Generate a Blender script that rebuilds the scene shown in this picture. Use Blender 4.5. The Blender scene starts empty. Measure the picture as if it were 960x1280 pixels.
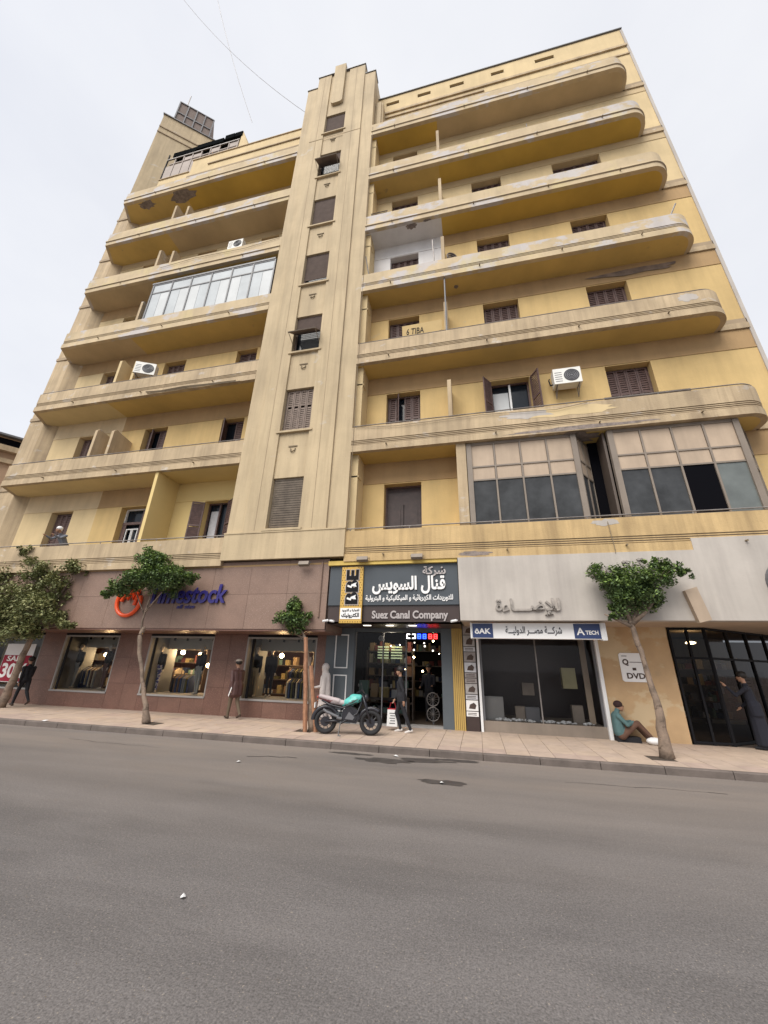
import bpy, bmesh, math, random, unicodedata
from mathutils import Vector, Matrix
random.seed(7)
S = bpy.context.scene
COL = S.collection
PI = math.pi
# ------------------------------------------------------------------ camera, world, sun, exposure
cam = bpy.data.cameras.new('camera')
camo = bpy.data.objects.new('camera', cam); COL.objects.link(camo)
r_ = Vector((0.9751131, 0.22032686, 0.02470855)); u_ = Vector((0.05932416, -0.3666759, 0.9284554)); f_ = Vector((-0.21362369, 0.90388321, 0.37062118))
M = Matrix((r_, u_, -f_)).transposed().to_4x4(); M.translation = Vector((0, 0, 1.6))
camo.matrix_world = M
cam.sensor_fit = 'HORIZONTAL'; cam.sensor_width = 36; cam.lens = 36*480.77/960
cam.clip_start = .05; cam.clip_end = 2000
S.camera = camo
SUN_EL, SUN_AZ = math.radians(50), math.radians(200)   # azimuth of the sun measured clockwise from +Y
W = bpy.data.worlds.new('World'); S.world = W; W.use_nodes = True
nt = W.node_tree; bg = nt.nodes['Background']
sky = nt.nodes.new('ShaderNodeTexSky'); sky.sky_type = 'NISHITA'; sky.sun_disc = False
sky.sun_elevation = SUN_EL; sky.sun_rotation = SUN_AZ
tc = nt.nodes.new('ShaderNodeTexCoord'); nz = nt.nodes.new('ShaderNodeTexNoise')
nz.inputs['Scale'].default_value = 1.6; nz.inputs['Detail'].default_value = 5; nz.inputs['Roughness'].default_value = .55
mp = nt.nodes.new('ShaderNodeMapping'); mp.inputs['Scale'].default_value = (1, 1, 2.2)
nt.links.new(tc.outputs['Generated'], mp.inputs[0]); nt.links.new(mp.outputs[0], nz.inputs['Vector'])
rp = nt.nodes.new('ShaderNodeValToRGB'); rp.color_ramp.elements[0].position = .3; rp.color_ramp.elements[1].position = .72
rp.color_ramp.elements[0].color = (3.4, 3.44, 3.62, 1); rp.color_ramp.elements[1].color = (3.95, 3.95, 4.0, 1)
nt.links.new(nz.outputs['Fac'], rp.inputs[0])
mx = nt.nodes.new('ShaderNodeMix'); mx.data_type = 'RGBA'; mx.inputs['Factor'].default_value = .9
nt.links.new(sky.outputs[0], mx.inputs[6]); nt.links.new(rp.outputs[0], mx.inputs[7]); nt.links.new(mx.outputs[2], bg.inputs[0])
bg.inputs[1].default_value = .1
sl = bpy.data.lights.new('sun', 'SUN'); sl.energy = 1.5; sl.angle = math.radians(45); sl.color = (1, .95, .87)
so = bpy.data.objects.new('sun', sl); COL.objects.link(so)
sd = Vector((math.sin(SUN_AZ)*math.cos(SUN_EL), math.cos(SUN_AZ)*math.cos(SUN_EL), math.sin(SUN_EL)))
so.rotation_euler = sd.to_track_quat('Z', 'Y').to_euler()
S.view_settings.view_transform = 'Standard'; S.view_settings.look = 'None'; S.view_settings.gamma = 1
S.view_settings.use_curve_mapping = False; S.view_settings.exposure = 1.34
S.cycles.max_bounces = 6; S.cycles.diffuse_bounces = 4; S.cycles.use_adaptive_sampling = True

# ------------------------------------------------------------------ materials
MATS = {}
def mat(name, col, rough=.85, var=.12, scale=1.5, bump=0., bscale=30., metal=0., streak=0., patch=None, speck=None, emit=0., alpha=None, trans=0., spec=.5, patch2=None):
    m = bpy.data.materials.new(name); m.use_nodes = True; MATS[name] = m
    t = m.node_tree; b = t.nodes['Principled BSDF']
    b.inputs['Roughness'].default_value = rough; b.inputs['Metallic'].default_value = metal
    b.inputs['Specular IOR Level'].default_value = spec
    g = t.nodes.new('ShaderNodeNewGeometry')
    def noise(sc, det=4, zs=1., off=0):
        mpn = t.nodes.new('ShaderNodeMapping'); mpn.inputs['Scale'].default_value = (1, 1, zs); mpn.inputs['Location'].default_value = (off, off*1.7, 0)
        n = t.nodes.new('ShaderNodeTexNoise'); n.inputs['Scale'].default_value = sc; n.inputs['Detail'].default_value = det; n.inputs['Roughness'].default_value = .6
        t.links.new(g.outputs['Position'], mpn.inputs[0]); t.links.new(mpn.outputs[0], n.inputs['Vector']); return n.outputs['Fac']
    def mrange(src, a, bb, c, d):
        n = t.nodes.new('ShaderNodeMapRange'); n.inputs[1].default_value = a; n.inputs[2].default_value = bb; n.inputs[3].default_value = c; n.inputs[4].default_value = d
        t.links.new(src, n.inputs[0]); return n.outputs[0]
    def mixc(fac, A, B, mode='MIX'):
        n = t.nodes.new('ShaderNodeMix'); n.data_type = 'RGBA'; n.blend_type = mode
        if hasattr(fac, 'links'): t.links.new(fac, n.inputs[0])
        else: n.inputs[0].default_value = fac
        for k, X in ((6, A), (7, B)):
            if hasattr(X, 'links'): t.links.new(X, n.inputs[k])
            else: n.inputs[k].default_value = (*X, 1)
        return n.outputs[2]
    c = tuple(col)
    out = None
    if var > 0:
        f = mrange(noise(scale, 6), .3, .7, 1-var, 1+var)
        cb = t.nodes.new('ShaderNodeCombineColor'); [t.links.new(f, cb.inputs[i]) for i in range(3)]
        out = mixc(1., c, cb.outputs[0], 'MULTIPLY')
    else:
        out = c
    if patch:   # (colour, threshold, scale)
        out = mixc(mrange(noise(patch[2], 6, 1.6, 3), patch[1], patch[1]+.05, 0, patch[3] if len(patch) > 3 else .85), out, patch[0])
    if patch2:
        out = mixc(mrange(noise(patch2[2], 6, .8, 11), patch2[1], patch2[1]+.09, 0, patch2[3] if len(patch2) > 3 else .85), out, patch2[0])
    if streak > 0:
        f = mrange(noise(3.2, 5, .09, 5), .42, .75, 0, streak)
        out = mixc(f, out, (c[0]*.35, c[1]*.33, c[2]*.35))
    if streak > .3:
        f = mrange(noise(9., 4, .05, 9), .50, .80, 0, streak*.8); out = mixc(f, out, (c[0]*.45, c[1]*.40, c[2]*.38))
        f = mrange(noise(22, 5, 1, 13), .60, .75, 0, .35); out = mixc(f, out, (c[0]*.6, c[1]*.56, c[2]*.55))
    if speck:   # (colour, amount, scale)
        out = mixc(mrange(noise(speck[2], 2, 1, 7), .62-speck[1], .66-speck[1], 0, .8), out, speck[0])
    if hasattr(out, 'links'): t.links.new(out, b.inputs['Base Color'])
    else: b.inputs['Base Color'].default_value = (*out, 1)
    if emit > 0:
        b.inputs['Emission Color'].default_value = (*col, 1); b.inputs['Emission Strength'].default_value = emit
    if bump > 0:
        bn = t.nodes.new('ShaderNodeBump'); bn.inputs['Strength'].default_value = bump; bn.inputs['Distance'].default_value = .02
        t.links.new(noise(bscale, 5), bn.inputs['Height']); t.links.new(bn.outputs[0], b.inputs['Normal'])
    if trans > 0:
        # thin pane: mostly clear, reflecting at grazing angles
        tr = t.nodes.new('ShaderNodeBsdfTransparent'); tr.inputs[0].default_value = (*col, 1)
        gl = t.nodes.new('ShaderNodeBsdfGlossy'); gl.inputs['Roughness'].default_value = rough; gl.inputs['Color'].default_value = (.38, .38, .40, 1)
        fr = t.nodes.new('ShaderNodeFresnel'); fr.inputs[0].default_value = 1.45
        ms = t.nodes.new('ShaderNodeMixShader'); o = t.nodes['Material Output']
        t.links.new(fr.outputs[0], ms.inputs[0]); t.links.new(tr.outputs[0], ms.inputs[1]); t.links.new(gl.outputs[0], ms.inputs[2]); t.links.new(ms.outputs[0], o.inputs[0])
    return m
def rgb(r, g, b, k=1.):
    f = lambda c: ((c/255)/12.92 if c/255 <= .04045 else ((c/255+.055)/1.055)**2.4)*k
    return (f(r), f(g), f(b))
m_tan = mat('tan_render', (.48, .37, .235), var=.18, scale=.9, bump=.3, bscale=25, streak=.5, patch=((.58, .55, .52), .62, 1.6, .5), patch2=((.24, .17, .11), .60, .8, .45))
m_tany = mat('streaked_yellow_tan_render', (.53, .375, .185), var=.14, scale=1.2, bump=.25, bscale=25, streak=.55)
m_tanup = mat('tan_render_peeling', (.52, .41, .26), var=.14, scale=1.0, bump=.3, bscale=20, streak=.2, patch=((.50, .49, .52), .53, .9, .7), patch2=((.56, .46, .24), .56, .7, .7))
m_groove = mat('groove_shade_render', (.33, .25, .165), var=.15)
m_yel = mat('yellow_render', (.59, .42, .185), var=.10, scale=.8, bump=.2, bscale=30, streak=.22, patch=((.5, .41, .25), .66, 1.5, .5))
m_yelL = mat('pale_yellow_render', (.62, .48, .27), var=.10, scale=.8, bump=.2, bscale=30, streak=.18)
m_yelL2 = mat('cream_tan_render', (.58, .45, .28), var=.1, scale=.8, bump=.2, streak=.2)
m_bright = mat('bright_yellow_render', (.66, .50, .22), var=.07, scale=.8, bump=.1, bscale=30)
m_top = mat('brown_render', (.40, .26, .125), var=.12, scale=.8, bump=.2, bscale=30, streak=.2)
m_lsof = mat('pale_ochre_soffit_render', (.62, .49, .25), var=.1, scale=.7, bump=.15, bscale=20)
m_och = mat('ochre_soffit_render', (.57, .40, .13), var=.13, scale=.7, bump=.15, bscale=20, patch=((.3, .22, .12), .67, 1.2, .6))
m_ochd = mat('deep_ochre_soffit_render', (.55, .36, .07), var=.10, scale=.7, bump=.15, bscale=20)
m_tansof = mat('beige_soffit_render', (.50, .38, .22), var=.12, scale=.8, bump=.15, bscale=20)
m_white = mat('white_render', (.68, .66, .65), var=.08, scale=1.2, bump=.1, bscale=20, streak=.12)
m_tower = mat('beige_tower_render', (.50, .395, .25), var=.12, scale=.55, bump=.22, bscale=18, streak=.36, patch=((.56, .54, .50), .66, .9, .4))
m_line = mat('dark_line_render', (.22, .17, .11), var=.1)  # dark brown for vents, drain stubs and cables
m_broken = mat('broken_plaster', (.22, .18, .16), var=.4, scale=6, bump=.8, bscale=12)
m_wood = mat('brown_shutter_wood', (.105, .062, .055), rough=.6, var=.3, scale=9)
m_wdark = mat('dark_door_wood', (.045, .028, .026), rough=.6, var=.3, scale=6)
m_woodg = mat('weathered_shutter_wood', (.19, .145, .12), rough=.8, var=.25, scale=7)
m_roll = mat('weathered_roller_slats', (.30, .25, .20), rough=.75, var=.2, scale=5, streak=.3)
m_rolld = mat('brown_roller_slats', (.17, .125, .105), rough=.75, var=.15, scale=5)
m_dark = mat('unlit_black', (.006, .006, .008), rough=1, var=0, spec=.02)  # near-black standing for unlit depth in gaps and openings
m_dglass = mat('dark_window_glass', (.015, .02, .028), rough=.12, var=0, spec=.25)
m_gglass = mat('dusty_grey_glass', (.055, .058, .062), rough=.4, var=.4, scale=1.6, spec=.10, streak=.2)
m_ltglass = mat('dusty_pale_glass', (.13, .145, .14), rough=.3, var=.2, scale=2)
m_frost = mat('opaque_white_glass', (.56, .58, .59), spec=.1, rough=.5, var=.10, scale=.8)  # opaque near-white pane colour
m_frost2 = mat('opaque_grey_glass', (.48, .51, .53), spec=.1, rough=.5, var=.12, scale=1)  # slightly greyer opaque pane colour
m_metal = mat('grey_painted_metal', (.12, .12, .13), rough=.5, var=.15)
m_rail = mat('dull_steel_rail', (.22, .20, .19), rough=.5, metal=.4, var=.3, scale=4)
m_alu = mat('brown_aluminium', (.105, .08, .065), rough=.5, var=.15)
m_post = mat('taupe_aluminium', (.22, .18, .145), rough=.6, var=.15, streak=.2)
m_panel = mat('beige_infill_panel', (.44, .34, .25), rough=.7, var=.12, scale=1.2, streak=.25)
m_acw = mat('white_ac_casing', (.72, .71, .67), rough=.45, var=.06)
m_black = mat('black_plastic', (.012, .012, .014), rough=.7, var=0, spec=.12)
m_felt = mat('black_roofing_felt', (.010, .011, .012), rough=1, var=.2, spec=.0)
m_whitep = mat('white_paint', (.74, .74, .74), rough=.5, var=.05)
m_pinkish = mat('pale_canvas', (.40, .345, .31), var=.12)
m_curt = mat('pale_curtain', (.50, .50, .52), var=.15, scale=6)
m_clad = mat('brown_stone_cladding', (.205, .130, .098), rough=.55, var=.12, scale=2, bump=.05, speck=((.33, .23, .19), .02, 60))
m_clad2 = mat('brown_stone_cladding_lighter', (.215, .138, .104), rough=.55, var=.12, scale=2, bump=.05, speck=((.36, .26, .22), .02, 60))
m_pil = mat('red_brown_stone', (.145, .072, .052), rough=.45, var=.2, scale=1.6, speck=((.30, .16, .12), .03, 40))
m_pil2 = mat('red_brown_stone_lighter', (.16, .083, .060), rough=.45, var=.2, scale=1.6, speck=((.30, .16, .12), .03, 40))
m_joint = mat('dark_joint', (.075, .05, .042), var=.1)
m_suez = mat('slate_grey_sign_panel', (.055, .066, .078), rough=.4, var=.08)
m_suezp = mat('slate_pilaster', (.088, .105, .12), rough=.5, var=.08)
m_brownsign = mat('dark_brown_sign_panel', (.045, .028, .025), rough=.4, var=.1)
m_lett = mat('white_letter_acrylic', (.80, .79, .78), rough=.4, var=0)
m_lettm = mat('brushed_metal_letters', (.42, .38, .37), rough=.4, metal=.3, var=.05)
m_lettg = mat('dirty_stone_letters', (.30, .27, .245), rough=.8, var=.3, scale=8)
m_blue = mat('navy_blue_letters', (.025, .018, .16), rough=.35, var=0)
m_navy = mat('navy_sign', (.02, .04, .13), rough=.4, var=.05)
m_orange = mat('orange_red_logo', (.78, .085, .015), rough=.35, var=0)
m_gold = mat('gold_sign', (.55, .34, .07), rough=.5, var=.1)
m_yfl = mat('yellow_fluted_panel', (.48, .32, .095), rough=.6, var=.1, streak=.2)
m_ybeam = mat('yellow_beam_paint', (.60, .43, .12), var=.12, streak=.25)
m_fasc = mat('dirty_white_render', (.46, .42, .38), var=.10, scale=.9, bump=.1, bscale=15, streak=.3, patch2=((.42, .38, .33), .58, .5, .45))
m_ywall = mat('stained_sand_render', (.48, .325, .18), var=.14, scale=1.2, bump=.2, bscale=20, patch=((.56, .44, .28), .50, 1.3, .75), patch2=((.38, .28, .17), .62, 1.8, .5))
m_soil = mat('tree_pit_soil', (.06, .045, .035), var=.3, scale=12)
m_asph = None
m_tileA = mat('beige_paving', (.43, .335, .27), var=.12, scale=4, rough=.8)
m_tileB = mat('sand_paving', (.445, .345, .27), var=.12, scale=4, rough=.8)
m_tileC = mat('pink_paving', (.40, .305, .255), var=.14, scale=4, rough=.8)
m_tileJ = mat('paving_joint', (.27, .205, .17), var=.2, scale=8)
m_kerb = mat('dirty_kerb_concrete', (.125, .102, .09), var=.25, scale=3, bump=.3)
m_bark = mat('tree_bark', (.19, .14, .105), var=.45, scale=5, bump=.8, bscale=22, patch=((.08, .055, .04), .58, 4, .8))
m_barkr = mat('reddish_cut_wood', (.30, .15, .085), var=.3, scale=9, bump=.5, bscale=18)
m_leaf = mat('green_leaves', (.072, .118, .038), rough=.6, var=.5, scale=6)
m_leafb = mat('toplit_green_leaves', (.16, .24, .055), rough=.55, var=.35, scale=6)
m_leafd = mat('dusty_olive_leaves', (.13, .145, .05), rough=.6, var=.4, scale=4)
m_skin = mat('skin', (.36, .20, .13), rough=.6, var=.05)
m_hair = mat('dark_hair', (.012, .009, .008), rough=.6, var=0)
m_bulb = mat('warm_bulb', (1, .72, .38), emit=14., var=0)
m_bulbw = mat('white_lamp', (1, .93, .8), emit=1.2, var=0)
m_cloth = [mat('cloth_%s' % n, c, rough=.9, var=.2, scale=8) for n, c in (('olive', (.09, .08, .03)), ('grey', (.16, .16, .17)), ('cream', (.45, .38, .28)), ('black', (.012, .012, .014)), ('maroon', (.12, .03, .03)), ('blue', (.03, .05, .12)), ('brown', (.14, .08, .05)))]
m_inner = mat('warm_shop_back_wall', (.20, .09, .05), var=.3, scale=2)
m_inner2 = mat('grey_shop_lining', (.30, .29, .28), var=.08)
m_wing = mat('grey_side_lining', (.15, .16, .17), var=.1)
m_glass = mat('clear_shop_glass', (.86, .89, .88), rough=.03, trans=1, var=0)
m_dkglass = mat('smoked_entrance_glass', (.24, .25, .27), rough=.04, trans=1, var=0)
m_wglass = mat('shop_window_glass', (.85, .86, .87), rough=.04, trans=1, var=0)
m_tglass = mat('tinted_shop_glass', (.42, .43, .45), rough=.04, trans=1, var=0)

def asphalt():
    m = bpy.data.materials.new('worn_asphalt'); m.use_nodes = True; t = m.node_tree; b = t.nodes['Principled BSDF']
    g = t.nodes.new('ShaderNodeNewGeometry')
    def N(sc, det, lo, hi, a, c, mpn=(1, 1, 1), r=.6):
        mp = t.nodes.new('ShaderNodeMapping'); mp.inputs['Scale'].default_value = mpn; n = t.nodes.new('ShaderNodeTexNoise')
        n.inputs['Scale'].default_value = sc; n.inputs['Detail'].default_value = det; n.inputs['Roughness'].default_value = r
        t.links.new(g.outputs['Position'], mp.inputs[0]); t.links.new(mp.outputs[0], n.inputs['Vector'])
        q = t.nodes.new('ShaderNodeMapRange'); [setattr(q.inputs[i+1], 'default_value', v) for i, v in enumerate((lo, hi, a, c))]
        t.links.new(n.outputs['Fac'], q.inputs[0]); return q.outputs[0], n.outputs['Fac']
    def mul(a, b_):
        n = t.nodes.new('ShaderNodeMath'); n.operation = 'MULTIPLY'; t.links.new(a, n.inputs[0]); t.links.new(b_, n.inputs[1]); return n.outputs[0]
    big = N(.55, 5, .3, .7, .80, 1.16, (.12, 1, 1))[0]; mid = N(2.5, 5, .3, .7, .93, 1.07, (.5, 1, 1))[0]
    grit, gh = N(80, 4, .3, .7, .58, 1.42); grit2 = N(30, 3, .35, .65, .90, 1.10)[0]
    pt = N(.9, 3, .50, .56, 1, .90, (.3, 1, 1))[0]; lane = N(.8, 2, .35, .65, .90, 1.10, (.03, 1, 1))[0]
    f = mul(mul(mul(big, mid), mul(grit, grit2)), mul(pt, lane))
    cb = t.nodes.new('ShaderNodeMix'); cb.data_type = 'RGBA'; cb.blend_type = 'MULTIPLY'; cb.inputs[0].default_value = 1; cb.inputs[6].default_value = (.137, .127, .125, 1)
    cc = t.nodes.new('ShaderNodeCombineColor'); [t.links.new(f, cc.inputs[i]) for i in range(3)]; t.links.new(cc.outputs[0], cb.inputs[7])
    sx = t.nodes.new('ShaderNodeSeparateXYZ'); t.links.new(g.outputs['Position'], sx.inputs[0])
    q = t.nodes.new('ShaderNodeMapRange'); q.inputs[1].default_value = 3.6; q.inputs[2].default_value = 8.2; q.inputs[3].default_value = 0; q.inputs[4].default_value = .55; t.links.new(sx.outputs[1], q.inputs[0])
    dn = N(1.1, 5, .25, .7, .45, 1.5, (.14, 1, 1))[0]; du = mul(q.outputs[0], dn)
    c0 = t.nodes.new('ShaderNodeMix'); c0.data_type = 'RGBA'; t.links.new(du, c0.inputs[0]); t.links.new(cb.outputs[2], c0.inputs[6]); c0.inputs[7].default_value = (.24, .20, .17, 1); cb = c0
    # pale chips of stone
    chip = N(52, 1, .685, .73, 0, .7)[0]
    c2 = t.nodes.new('ShaderNodeMix'); c2.data_type = 'RGBA'; t.links.new(chip, c2.inputs[0]); t.links.new(cb.outputs[2], c2.inputs[6]); c2.inputs[7].default_value = (.30, .26, .22, 1)
    t.links.new(c2.outputs[2], b.inputs['Base Color']); b.inputs['Roughness'].default_value = .8; b.inputs['Specular IOR Level'].default_value = .35
    bn = t.nodes.new('ShaderNodeBump'); bn.inputs['Strength'].default_value = .6; bn.inputs['Distance'].default_value = .008
    t.links.new(gh, bn.inputs['Height']); t.links.new(bn.outputs[0], b.inputs['Normal'])
    return m
m_asph = asphalt()
m_wet = mat('wet_stained_asphalt', (.060, .052, .048), rough=.6, var=.3, scale=6)
m_crack = mat('crack_filling', (.02, .018, .017), rough=.9, var=.2)

# ------------------------------------------------------------------ mesh helpers
class MB:
    def __init__(s): s.v = []; s.f = []; s.m = []
    def face(s, pts, m=0):
        i = len(s.v); s.v += [tuple(p) for p in pts]; s.f.append(tuple(range(i, i+len(pts)))); s.m.append(m)
    def box(s, x0, x1, y0, y1, z0, z1, m=0):
        i = len(s.v); s.v += [(x, y, z) for z in (z0, z1) for y in (y0, y1) for x in (x0, x1)]
        for q in ((0, 2, 3, 1), (4, 5, 7, 6), (0, 1, 5, 4), (2, 6, 7, 3), (0, 4, 6, 2), (1, 3, 7, 5)): s.f.append(tuple(i+k for k in q)); s.m.append(m)
        return s
    def obox(s, c, ax, ay, az, m=0):
        c = Vector(c); ax = Vector(ax); ay = Vector(ay); az = Vector(az); i = len(s.v)
        s.v += [tuple(c+ax*a+ay*b+az*d) for d in (-.5, .5) for b in (-.5, .5) for a in (-.5, .5)]
        for q in ((0, 2, 3, 1), (4, 5, 7, 6), (0, 1, 5, 4), (2, 6, 7, 3), (0, 4, 6, 2), (1, 3, 7, 5)): s.f.append(tuple(i+k for k in q)); s.m.append(m)
        return s
    def tube(s, pts, r, n=6, m=0, caps=True):
        pts = [Vector(p) for p in pts]; rs = r if isinstance(r, (list, tuple)) else [r]*len(pts); base = len(s.v)
        for k, p in enumerate(pts):
            d = (pts[min(k+1, len(pts)-1)]-pts[max(k-1, 0)]).normalized(); a = d.orthogonal().normalized() if abs(d.z) > .99 else d.cross(Vector((0, 0, 1))).normalized(); b = d.cross(a)
            for j in range(n): t = 2*PI*j/n; s.v.append(tuple(p+(a*math.cos(t)+b*math.sin(t))*rs[k]))
        for k in range(len(pts)-1):
            for j in range(n): a0 = base+k*n+j; a1 = base+k*n+(j+1) % n; s.f.append((a0, a1, a1+n, a0+n)); s.m.append(m)
        if caps: s.f.append(tuple(base+j for j in range(n))[::-1]); s.m.append(m); s.f.append(tuple(base+(len(pts)-1)*n+j for j in range(n))); s.m.append(m)
        return s
    def cyl(s, p0, p1, r, n=16, m=0): return s.tube([p0, p1], r, n, m)
    def ball(s, c, r, m=0, sz=(1, 1, 1), n=10, k=7):
        base = len(s.v)
        for a in range(k+1):
            th = PI*a/k
            for j in range(n): ph = 2*PI*j/n; s.v.append((c[0]+r*sz[0]*math.sin(th)*math.cos(ph), c[1]+r*sz[1]*math.sin(th)*math.sin(ph), c[2]+r*sz[2]*math.cos(th)))
        for a in range(k):
            for j in range(n): q = base+a*n; s.f.append((q+j, q+n+j, q+n+(j+1) % n, q+(j+1) % n)); s.m.append(m)
        return s
    def ring(s, c, R, r, axis='y', n=28, k=8, m=0, a0=0, a1=2*PI, sq=1.):
        base = len(s.v); full = abs(a1-a0-2*PI) < 1e-6; cnt = n if full else n+1
        for i in range(cnt):
            t = a0+(a1-a0)*i/n
            for j in range(k):
                q = 2*PI*j/k; rr = R+r*math.cos(q); w = r*sq*math.sin(q)
                p = {'y': (rr*math.cos(t), w, rr*math.sin(t)), 'z': (rr*math.cos(t), rr*math.sin(t), w), 'x': (w, rr*math.cos(t), rr*math.sin(t))}[axis]
                s.v.append((c[0]+p[0], c[1]+p[1], c[2]+p[2]))
        for i in range(n):
            for j in range(k):
                i2 = (i+1) % cnt if full else i+1
                s.f.append((base+i*k+j, base+i*k+(j+1) % k, base+i2*k+(j+1) % k, base+i2*k+j)); s.m.append(m)
        return s
    def prism(s, poly, d0, d1, axis='y', m=0):   # polygon in the plane across axis, extruded from d0 to d1
        f = {'y': lambda p, d: (p[0], d, p[1]), 'x': lambda p, d: (d, p[0], p[1]), 'z': lambda p, d: (p[0], p[1], d)}[axis]
        n = len(poly); i = len(s.v); s.v += [f(p, d0) for p in poly]+[f(p, d1) for p in poly]
        s.f.append(tuple(i+k for k in range(n))); s.m.append(m); s.f.append(tuple(i+n+k for k in reversed(range(n)))); s.m.append(m)
        for k in range(n): s.f.append((i+(k+1) % n, i+k, i+n+k, i+n+(k+1) % n)); s.m.append(m)
        return s
    def mesh(s, name, mats, smooth=False):
        me = bpy.data.meshes.new(name); me.from_pydata(s.v, [], s.f)
        for x in (mats if isinstance(mats, (list, tuple)) else [mats]): me.materials.append(x)
        me.polygons.foreach_set('material_index', s.m)
        if name != 'pane': bm = bmesh.new(); bm.from_mesh(me); bmesh.ops.recalc_face_normals(bm, faces=bm.faces); bm.to_mesh(me); bm.free()
        if smooth:
            me.polygons.foreach_set('use_smooth', [True]*len(me.polygons))
        me.update(); return me
    def build(s, name, mats, parent=None, smooth=False, **props):
        return link(name, s.mesh(name, mats, smooth), parent, **props)
def link(name, data, parent=None, loc=None, **props):
    o = bpy.data.objects.new(name, data); COL.objects.link(o)
    if parent:
        o.parent = parent; o.matrix_parent_inverse = Matrix.Identity(4)
        if parent.name in OFF: o.location = -Vector(OFF[parent.name])
    if loc is not None: o.location = loc
    for k, v in props.items(): o[k] = v
    return o
OFF = {}
def thing(name, label, cat, loc=(0, 0, 0), rz=0., group=None, world=False):
    o = bpy.data.objects.new(name, None); COL.objects.link(o); o.empty_display_size = .2
    if world: OFF[o.name] = tuple(loc)
    o.location = loc; o.rotation_euler = (0, 0, rz); o['label'] = label; o['category'] = cat
    if group: o['group'] = group
    return o
def tag(o, label, cat, group=None):
    o['label'] = label; o['category'] = cat
    if group: o['group'] = group
    return o
def box(name, x0, x1, y0, y1, z0, z1, m, parent=None, **p): return MB().box(x0, x1, y0, y1, z0, z1).build(name, m, parent, **p)
def sheet(name, x0, x1, y, z0, z1, m, parent=None):
    b = MB(); b.face([(x0, y, z0), (x1, y, z0), (x1, y, z1), (x0, y, z1)]); return b.build(name, m, parent)
def copy_tree(o, parent=None):
    c = o.copy(); COL.objects.link(c); c.parent = parent
    for ch in o.children: copy_tree(ch, c)
    return c

# ------------------------------------------------------------------ lettering
def shape(s):
    F = {}
    for c in range(0xFE80, 0xFEFD):
        d = unicodedata.decomposition(chr(c)).split()
        if len(d) == 2: F.setdefault(int(d[1], 16), {})[d[0]] = c
        elif len(d) == 3: F.setdefault((int(d[1], 16), int(d[2], 16)), {})[d[0]] = c
    out = []; i = 0; n = len(s)
    while i < n:
        ch = s[i]; key = ord(ch); st = 1
        if key == 0x644 and i+1 < n and (0x644, ord(s[i+1])) in F: key = (0x644, ord(s[i+1])); st = 2
        if key == 0x640:
            out.append(ch); i += 1; continue
        if key not in F: out.append(ch); i += 1; continue
        prev = i > 0 and (s[i-1] == '\u0640' or '<initial>' in F.get(ord(s[i-1]), {}))
        nxt = i+st < n and (s[i+st] == '\u0640' or '<final>' in F.get(ord(s[i+st]), {})) and '<initial>' in F[key]
        if key == 0x621: prev = nxt = False
        f = '<medial>' if prev and nxt else '<final>' if prev else '<initial>' if nxt else '<isolated>'
        out.append(chr(F[key].get(f, F[key]['<isolated>']))); i += st
    return ''.join(reversed(out))
def text(name, body, x0, x1, z0, z1, y, m, parent=None, ext=.02, bold=.0, shear=0., rot=0., world=None, smoothbox=True):
    """letters filling the box x0..x1, z0..z1 on the plane y, facing -Y"""
    cu = bpy.data.curves.new(name, 'FONT'); cu.body = body; cu.size = 1; cu.extrude = .001; cu.offset = bold; cu.shear = shear; cu.resolution_u = 3
    o = bpy.data.objects.new('tmp', cu); COL.objects.link(o); dg = bpy.context.evaluated_depsgraph_get()
    me = bpy.data.meshes.new_from_object(o.evaluated_get(dg)); bpy.data.objects.remove(o); bpy.data.curves.remove(cu)
    me.name = name
    bm = bmesh.new(); bm.from_mesh(me); bmesh.ops.remove_doubles(bm, verts=bm.verts, dist=1e-5)
    if rot:
        bmesh.ops.rotate(bm, verts=bm.verts, cent=(0, 0, 0), matrix=Matrix.Rotation(rot, 3, 'Z'))
    xs = [v.co.x for v in bm.verts]; ys = [v.co.y for v in bm.verts]
    ax, bx, ay, by = min(xs), max(xs), min(ys), max(ys); seen = set(); k = 0
    for v in bm.verts:   # one depth per island so that joined letters never share a plane
        if v.index in seen: continue
        st = [v]; isl = []; seen.add(v.index)
        while st:
            q = st.pop(); isl.append(q)
            for e in q.link_edges:
                w = e.other_vert(q)
                if w.index not in seen: seen.add(w.index); st.append(w)
        k += 1; dz = (k % 5)*.0009
        for q in isl:
            X = x0+(q.co.x-ax)/(bx-ax)*(x1-x0); Z = z0+(q.co.y-ay)/(by-ay)*(z1-z0)
            Y = y-(ext+dz if q.co.z > 0 else 0)
            q.co = (X, Y, Z)
    bm.verts.index_update()
    bmesh.ops.recalc_face_normals(bm, faces=bm.faces); bm.to_mesh(me); bm.free(); me.materials.clear(); me.materials.append(m)
    return link(name, me, parent)

# ------------------------------------------------------------------ ground: road, kerb, pavement
def struct(o): o['kind'] = 'structure'; return o
struct(MB().box(-400, 400, -250, 8.56, -.3, 0).build('road', m_asph))
struct(MB().box(-400, 400, 8.64, 300, -.3, .095).build('pavement', m_tileJ))
pav = bpy.data.objects['pavement']
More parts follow.
